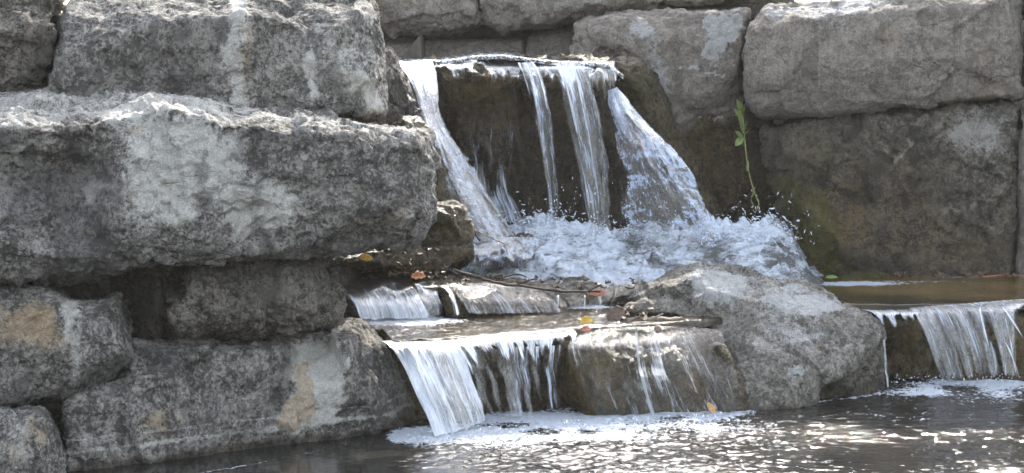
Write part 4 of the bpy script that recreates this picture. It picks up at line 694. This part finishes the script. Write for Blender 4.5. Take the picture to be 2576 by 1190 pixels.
# right cascade
rc = empty('waterfall', at(2420, 950, 10.85)); tag(rc, 'cascade at the right border falling in slanting strands from the small pool', 'waterfall')
sheet([(2160, 778, 11.0), (2185, 785, 10.93), (2200, 800, 10.9), (2215, 835, 10.88)], [(2310, 776, 11.0), (2318, 782, 10.93), (2322, 792, 10.9), (2325, 812, 10.88)], WF_B, rc, 40, dens=lambda u, v: 1.2 - 1.1 * v, white=lambda u, v: .45 + 0 * u, amp=.008, nv=40)
sheet([(2280, 771, 11.0), (2300, 790, 10.92), (2340, 870, 10.86), (2372, 955, 10.84)], [(2840, 735, 11.05), (2860, 770, 10.94), (2880, 850, 10.88), (2890, 940, 10.86)], WF_A, rc, 41,
      mids=([(2400, 766, 11.0), (2430, 788, 10.92), (2462, 870, 10.86), (2480, 950, 10.84)], [(2520, 756, 11.02), (2545, 785, 10.93), (2556, 870, 10.88), (2560, 945, 10.86)]),
      dens=lambda u, v: .95 - .42 * v + .55 * fbm(np.stack([u.ravel() * 22, v.ravel() * .6, 0 * u.ravel()], 1), 14, 3).reshape(u.shape) - .7 * np.exp(-((u - .70) / .05) ** 2) * np.clip(v * 6 - .8, 0, 1), white=lambda u, v: .50 + .3 * np.exp(-(v / .1) ** 2), amp=.022, su=18, nv=110)
strands([(2285, 772, 11.0), (2302, 790, 10.92), (2342, 870, 10.86), (2374, 955, 10.84)], [(2600, 760, 11.0), (2620, 785, 10.92), (2640, 870, 10.86), (2650, 950, 10.84)], WF_B, rc, 11, 100, wd=(.02, .06))
sheet([(2218, 850, 10.8), (2222, 900, 10.78), (2228, 975, 10.76)], [(2228, 845, 10.8), (2234, 900, 10.78), (2242, 972, 10.76)], WF_B, rc, 43, dens=lambda u, v: 1.1 - .2 * v, white=lambda u, v: .75 + 0 * u, amp=.004, nv=50, nu=8)
# pillowing crests along the right lip
# ------------------------------------------------------------------ churning foam at the foot of the top falls
FOAM = foam_mat()
x0, x1 = at(1130, 600, 11.5).x, at(2150, 600, 11.5).x
X, Y = np.meshgrid(np.arange(x0, x1, .0085), np.arange(10.95, 12.25, .0085))
P = np.stack([X.ravel(), Y.ravel(), 0 * X.ravel()], 1)
pxx = 1288 + FPX * X / (Y * cp + 1.2 * sp)
ridge = np.interp(pxx, [1130, 1250, 1350, 1450, 1560, 1700, 1850, 1930, 1980, 2020, 2060, 2110], [.01, .15, .26, .23, .20, .19, .22, .25, .20, .11, .05, .02])
h1 = ridge * np.clip((Y - 11.05) / .75, 0, 1) ** .8
h1 += (.07 * fbm(P * np.array([4, 5, 1]), 31, 4) + .045 * (1 - 2 * np.abs(fbm(P * np.array([9, 12, 1]), 33, 3))) * 1.0).reshape(X.shape) * np.clip(h1 / .1, 0.05, 1)
h1 += (.02 * fbm(P * 26, 35, 2) + .075 * np.clip(fbm(P * np.array([13, 18, 1]), 37, 3), 0, 1) ** 1.3 + .035 * np.clip(fbm(P * np.array([48, 50, 1]), 39, 2), 0, 1) ** 2).reshape(X.shape) * np.clip(h1 / .1, .1, 1)
edgef = np.clip((pxx - 1130) / 60, 0, 1) * np.clip((2150 - pxx + 60 * fbm(P * 9, 45, 3).reshape(X.shape)) / 150, 0, 1)
Z = .345 + h1 * edgef - .05 * (1 - edgef) - .03 * np.clip((11.15 - Y) / .2, 0, 1)
me, V = grid_mesh(X, Y, Z)
Q = proj(V)
Q = Q + 40 * np.stack([fbm(V * 5, 43), fbm(V * 5, 44)], 1)
f = .66 - .35 * np.clip((Q[:, 0] - 1960) / 120, 0, 1) - .4 * blob(Q, 1240, 650, 110, 40) - .22 * blob(Q, 1590, 610, 30, 60) - .25 * blob(Q, 1790, 640, 60, 26) - .2 * blob(Q, 1960, 640, 40, 30) + .3 * fbm(V * 6, 41)
attr(me, 'foam', f)
tag(link_mesh('foam', me, FOAM), 'churning white foam heaped at the foot of the top falls', None, None, 'stuff')

def blobs(name, items, mat, label, seed):
    """many small irregular drops and splash lumps"""
    rnd = random.Random(seed); bm = bmesh.new(); bmesh.ops.create_icosphere(bm, subdivisions=1, radius=1)
    bv = np.array([v.co[:] for v in bm.verts]); bf = [[v.index for v in f.verts] for f in bm.faces]; bm.free()
    V, F = [], []
    for (p, r, d, st) in items:
        d = Vector(d).normalized(); q = d.to_track_quat('Z', 'Y')
        k = len(V)
        for v in bv:
            s = r * (.75 + .5 * rnd.random()); vv_ = Vector((v[0] * s, v[1] * s, v[2] * s * st)); vv_.rotate(q); V.append(tuple(Vector(p) + vv_))
        F += [[i + k for i in f] for f in bf]
    me = mesh_from(V, F)
    return tag(link_mesh(name, me, mat), label, None, None, 'stuff')
M = NT('spray_drops'); pb = M.n('BsdfPrincipled', {'Base Color': c4(.78, .84, .93), 'Roughness': .15, 'IOR': 1.33}); SPRAY = M.surf(pb.outputs[0])
rnd = random.Random(5); items = []
def ang(): return (rnd.uniform(-1, 1), rnd.uniform(-.5, .2), rnd.uniform(-.2, 1))
for _ in range(1500):
    x = rnd.choice([rnd.gauss(1380, 60), rnd.gauss(1510, 50), rnd.gauss(1800, 90), rnd.gauss(1920, 50), rnd.uniform(1220, 1980)])
    y = 590 - abs(rnd.gauss(0, 26)) + rnd.uniform(0, 30)
    items.append((at(x, y, rnd.uniform(11.45, 11.85)), rnd.uniform(.0006, .0024), ang(), rnd.uniform(1.5, 5)))
for _ in range(130):
    x = rnd.gauss(1915, 50); y = 575 - abs(rnd.gauss(0, 35)); items.append((at(x, y, rnd.uniform(11.6, 11.9)), rnd.uniform(.0008, .0028), ang(), rnd.uniform(2, 7)))
for _ in range(120):
    x = rnd.gauss(1360, 50); y = 560 - abs(rnd.gauss(0, 22)); items.append((at(x, y, rnd.uniform(11.6, 11.8)), rnd.uniform(.0008, .003), ang(), rnd.uniform(2, 6)))
for _ in range(60): items.append((at(rnd.uniform(1380, 1700), rnd.uniform(440, 560), 11.7), rnd.uniform(.001, .003), (0, 0, 1), 2))
for _ in range(200): 
    x = rnd.uniform(1000, 1860); items.append((atz(x, 1100 - (x - 1000) * .055 + rnd.uniform(-20, 10), .012 + rnd.random() * .02), rnd.uniform(.001, .0035), ang(), 1.3))
for _ in range(120): items.append((atz(rnd.uniform(2240, 2570), rnd.uniform(940, 965), .015 + rnd.random() * .02), rnd.uniform(.001, .0035), ang(), 1.3))
blobs('spray', items, SPRAY, 'droplets thrown up where the falls land', 3)

# ------------------------------------------------------------------ plant, twigs, leaves
def tube(pts, radii, n=7, name='tube'):
    V, F = [], []
    P = [Vector(p) for p in pts]
    for i, p in enumerate(P):
        d = (P[min(i + 1, len(P) - 1)] - P[max(i - 1, 0)]).normalized(); q = d.to_track_quat('Z', 'Y')
        for k in range(n):
            a = 2 * math.pi * k / n; v = Vector((math.cos(a), math.sin(a), 0)) * radii[i] * (1 + .15 * math.sin(5 * a + i)); v.rotate(q); V.append(p + v)
    for i in range(len(P) - 1):
        for k in range(n): F.append([i * n + k, i * n + (k + 1) % n, (i + 1) * n + (k + 1) % n, (i + 1) * n + k])
    F.append(list(range(n))[::-1]); F.append([(len(P) - 1) * n + k for k in range(n)])
    return mesh_from(V, F)
def curve_pts(ctrl, n): return [at(*p) for p in cat(ctrl, n)]
def leaf_mesh(base, tip, width, normal, cup=.2, n=9, m=6, lobes=0):
    """leaf blade with a midrib fold, a pointed tip and real thickness"""
    base, tip = Vector(base), Vector(tip); ax = tip - base; L = ax.length; ax.normalize(); nr = Vector(normal).normalized(); sd_ = ax.cross(nr).normalized(); nr = sd_.cross(ax)
    V, F = [], []
    for sgn in (1, -1):
        for i in range(n):
            t = i / (n - 1); wd = width * .5 * (math.sin(math.pi * min(1, t * .93 + .05)) ** .8) * (1 + (lobes * .35 * math.sin(t * 19)))
            for j in range(m + 1):
                s = j / m * 2 - 1
                V.append(base + ax * (L * t) + sd_ * (wd * s) + nr * (abs(s) * wd * cup + .12 * L * math.sin(t * 2.6) * cup + sgn * .0006))
    K = n * (m + 1)
    for q in (0, 1):
        for i in range(n - 1):
            for j in range(m):
                a = q * K + i * (m + 1) + j; f = [a, a + 1, a + m + 2, a + m + 1]; F.append(f if q else f[::-1])
    ring = [j for j in range(m + 1)] + [i * (m + 1) + m for i in range(1, n)] + [(n - 1) * (m + 1) + j for j in range(m - 1, -1, -1)] + [i * (m + 1) for i in range(n - 2, 0, -1)]
    for a, b in zip(ring, ring[1:] + ring[:1]): F.append([a, b, b + K, a + K])
    return mesh_from(V, F)
LEAFG = plain('green_leaf', c4(.13, .19, .05), c4(.24, .30, .10), 60, .45, .35); STEM = plain('green_stem', c4(.17, .18, .06), c4(.27, .26, .10), 40, .5)
pl = empty('plant', at(1903, 530, 12.1)); tag(pl, 'slender green plant hanging down the dark wet joint, leaves at its top', 'plant')
link_mesh('stem', tube(curve_pts([(1866, 262, 12.0), (1869, 300, 11.98), (1874, 360, 11.97), (1880, 410, 11.97), (1888, 450, 11.98), (1900, 490, 12.0), (1909, 512, 12.0), (1902, 532, 12.0)], 30), [.0026 + .0016 * math.sin(i * .9) ** 4 for i in range(30)]), STEM, pl)
link_mesh('stem', tube(curve_pts([(1900, 470, 12.0), (1890, 500, 12.0), (1896, 518, 12.0)], 8), [.002] * 8), STEM, pl)
for (bx, by, tx, ty, wd) in ((1866, 290, 1852, 246, .038), (1866, 295, 1842, 272, .030), (1868, 300, 1846, 282, .026), (1868, 318, 1856, 292, .030), (1870, 330, 1880, 300, .012), (1870, 335, 1859, 300, .028), (1870, 350, 1846, 328, .03), (1869, 345, 1847, 370, .045), (1872, 338, 1884, 330, .012), (1868, 285, 1872, 262, .02), (1882, 405, 1879, 435, .016), (1898, 478, 1892, 496, .012)):
    lf = leaf_mesh(at(bx, by, 11.96), at(bx + (tx - bx) * .92, by + (ty - by) * .92, 11.90), wd * .8, (.15, -1, .35), .25)
    link_mesh('leaf', lf, LEAFG, pl)
WOOD = plain('wet_dark_wood', c4(.022, .016, .013), c4(.055, .042, .033), 50, .8); WOODL = plain('driftwood', c4(.16, .12, .09), c4(.30, .24, .18), 60, .6)
def twig(label, ctrl, r0, r1, mat, n=24, seed=0, forks=()):
    rr = random.Random(seed); pts = curve_pts(ctrl, n); pts = [p + Vector((rr.uniform(-1, 1), rr.uniform(-1, 1), rr.uniform(-1, 1))) * r0 * .35 for p in pts]
    o0 = empty('twig', pts[0]); tag(o0, label, 'twig')
    link_mesh('stalk', tube(pts, [r0 + (r1 - r0) * i / (n - 1) + r0 * .25 * (i % 7 == 3) for i in range(n)]), mat, o0)
    for fk in forks:
        fp = curve_pts(fk, 8); link_mesh('side_shoot', tube(fp, [r1 * .8] * 8, 6), mat, o0)
twig('long dark wet twig lying across the middle ledge stones', [(1145, 680, 10.55), (1200, 697, 10.5), (1260, 712, 10.5), (1330, 722, 10.55), (1420, 733, 10.6), (1510, 732, 10.65)], .0065, .005, WOOD, seed=1, forks=([(1300, 716, 10.53), (1330, 706, 10.5), (1350, 700, 10.5)], [(1480, 733, 10.6), (1500, 722, 10.6), (1510, 716, 10.6)]))
twig('reddish twig sticking up into the foam beside the small mossy stone', [(1186, 576, 10.9), (1215, 588, 10.9), (1245, 603, 10.95), (1278, 617, 11.0)], .004, .0025, WOODL, seed=2)
twig('short dark twig crossing the reddish one', [(1184, 568, 10.9), (1196, 590, 10.9), (1208, 606, 10.9)], .005, .004, WOOD, n=12, seed=3)
twig('pale stick floating against the foot of the round boulder', [(1560, 806, 10.25), (1620, 803, 10.25), (1690, 802, 10.28), (1715, 800, 10.3)], .009, .006, WOODL, seed=4, forks=([(1640, 803, 10.25), (1660, 794, 10.25), (1668, 788, 10.25)],))
twig('thin upright twig in the litter beneath the long slab', [(1078, 655, 10.3), (1075, 630, 10.3), (1074, 608, 10.3)], .004, .003, WOOD, n=10, seed=5, forks=([(1076, 640, 10.3), (1060, 628, 10.3)],))
twig('bent thin twig on the wet ledge left of the churning foam', [(1160, 690, 10.9), (1240, 702, 10.95), (1300, 690, 11), (1325, 698, 11)], .004, .003, WOOD, n=16, seed=7)
twig('reddish twig floating at the far edge of the small pool', [(2470, 697, 11.9), (2520, 694, 11.9), (2600, 695, 11.9)], .006, .004, plain('red_wood', c4(.16, .06, .03), c4(.28, .12, .07), 50), n=12, seed=6)
def fallen(label, mat, cx, cy, Y, L, wd, yaw, tilt=.15, z=None, lobes=0, up=(0, 0, 1)):
    c = at(cx, cy, Y) if z is None else atz(cx, cy, z)
    d = Vector((math.cos(yaw), math.sin(yaw), tilt)) * (L / 2)
    nm = Vector(up)
    me = leaf_mesh(c - d, c + d, wd, nm, .25, lobes=lobes)
    o = link_mesh('fallen_leaf', me, mat, None, c); tag(o, label, 'leaf'); return o
YEL = plain('yellow_leaf', c4(.45, .28, .04), c4(.62, .44, .10), 90, .5, .3); ORA = plain('orange_leaf', c4(.38, .14, .05), c4(.55, .25, .10), 90, .5, .25); RED = plain('red_leaf', c4(.30, .09, .05), c4(.42, .17, .11), 90, .5, .2); TAN = plain('tan_leaf', c4(.45, .25, .10), c4(.65, .42, .18), 90, .5, .3); GRN = plain('floating_green_leaf', c4(.12, .25, .04), c4(.2, .35, .08), 90, .5, .2); BRN = plain('brown_leaf', c4(.05, .03, .02), c4(.12, .07, .04), 60, .6)
fallen('yellow leaf on the pool surface at the lip of the lower waterfall', YEL, 1475, 808, 10.15, .06, .045, .1, .05, up=(0, -.75, .65))
fallen('red leaf caught at the lip just below the yellow leaf', RED, 1474, 829, 10.0, .045, .032, .2, .1, up=(0, -.7, .7))
fallen('orange leaf on the middle ledge above the short white cascade', ORA, 1052, 696, 10.5, .065, .05, -.1, .0, up=(0, -.6, .8), lobes=1)
fallen('yellow leaf in the shade beneath the long slab', YEL, 921, 650, 10.2, .055, .035, .2, -.1, up=(0, -.8, .6))
fallen('tan leaf propped at the waterline in front of the tan ledge', TAN, 1789, 1027, 10.0, .045, .03, 2.2, .9, up=(.3, -.9, .1))
fallen('rust-coloured leaf pasted on the flat olive ledge stone beside the twig', RED, 1502, 738, 10.72, .08, .04, .0, .0, up=(0, -.7, .6))
fallen('green leaf afloat beside the submerged olive stone', GRN, 2092, 698, 11.9, .06, .025, .1, .0, up=(0, -.6, .8))
fallen('dark curled leaf stuck on the film of the lower waterfall', BRN, 1655, 828, 10.05, .035, .03, 1.2, .8, up=(0, -1, .2))
fallen('dark brown crumpled leaf at the left end of the pale stick', BRN, 1550, 790, 10.2, .09, .06, .6, .5, up=(0, -.9, .4), lobes=1)

# ------------------------------------------------------------------ litter caught on the ledges and in the joints
rnd = random.Random(12); V, F = [], []
LIT = [(870, 1130, 655, 700, 10.5, 10.9, 60), (1000, 1110, 630, 668, 10.25, 10.35, 16), (1540, 1640, 775, 806, 10.2, 10.3, 22), (2240, 2560, 688, 694, 11.85, 11.95, 30), (1230, 1600, 700, 728, 10.7, 11.0, 26), (1120, 1180, 690, 720, 10.6, 10.7, 8)]
for (xa, xb, ya, yb, Ya, Yb, n) in LIT:
    for _ in range(n):
        t = rnd.random(); p = at(rnd.uniform(xa, xb), yb + (ya - yb) * t + rnd.uniform(-3, 3), Ya + (Yb - Ya) * t); L = rnd.uniform(.008, .028)
        q = Vector((rnd.uniform(-1, 1), rnd.uniform(-1, 1), rnd.uniform(-.3, .3))).normalized(); r_ = q.cross(Vector((0, -.5, 1))).normalized(); u_ = q.cross(r_) * -1
        k = len(V); m = 6; wdt = L * rnd.uniform(.25, .7)
        for sg_ in (0, 1):
            for a in range(m):
                an = 2 * math.pi * a / m; V.append(p + q * (L * math.cos(an) * rnd.uniform(.7, 1.1)) + r_ * (wdt * math.sin(an)) + u_ * (.002 + .004 * sg_ + .006 * math.cos(2 * an)))
        F += [[k + a for a in range(m)][::-1], [k + m + a for a in range(m)]] + [[k + a, k + (a + 1) % m, k + m + (a + 1) % m, k + m + a] for a in range(m)]
tag(link_mesh('litter', mesh_from(V, F), plain('wet_litter', c4(.035, .022, .014), c4(.13, .085, .05), 30, .6), None, None, False), 'scraps of wet brown leaf and bark caught on the ledges', None, None, 'stuff')

# ------------------------------------------------------------------ haze box added to lift the blacks like veiling glare
bm = bmesh.new(); bmesh.ops.create_cube(bm, size=1); bmesh.ops.scale(bm, vec=(126, 118, 5.2), verts=bm.verts); bmesh.ops.translate(bm, vec=(0, 5, 1.1), verts=bm.verts)
me = bpy.data.meshes.new('haze'); bm.to_mesh(me); bm.free()
M = NT('veil_haze'); pv = M.n('VolumePrincipled', {'Color': c4(.95, .93, .90), 'Density': .00055, 'Anisotropy': .45}); M.t.links.new(pv.outputs[0], M.out.inputs['Volume'])
tag(link_mesh('haze', me, M.m, None, None, False), 'thin haze box added as veiling glare', None, None, 'stuff')
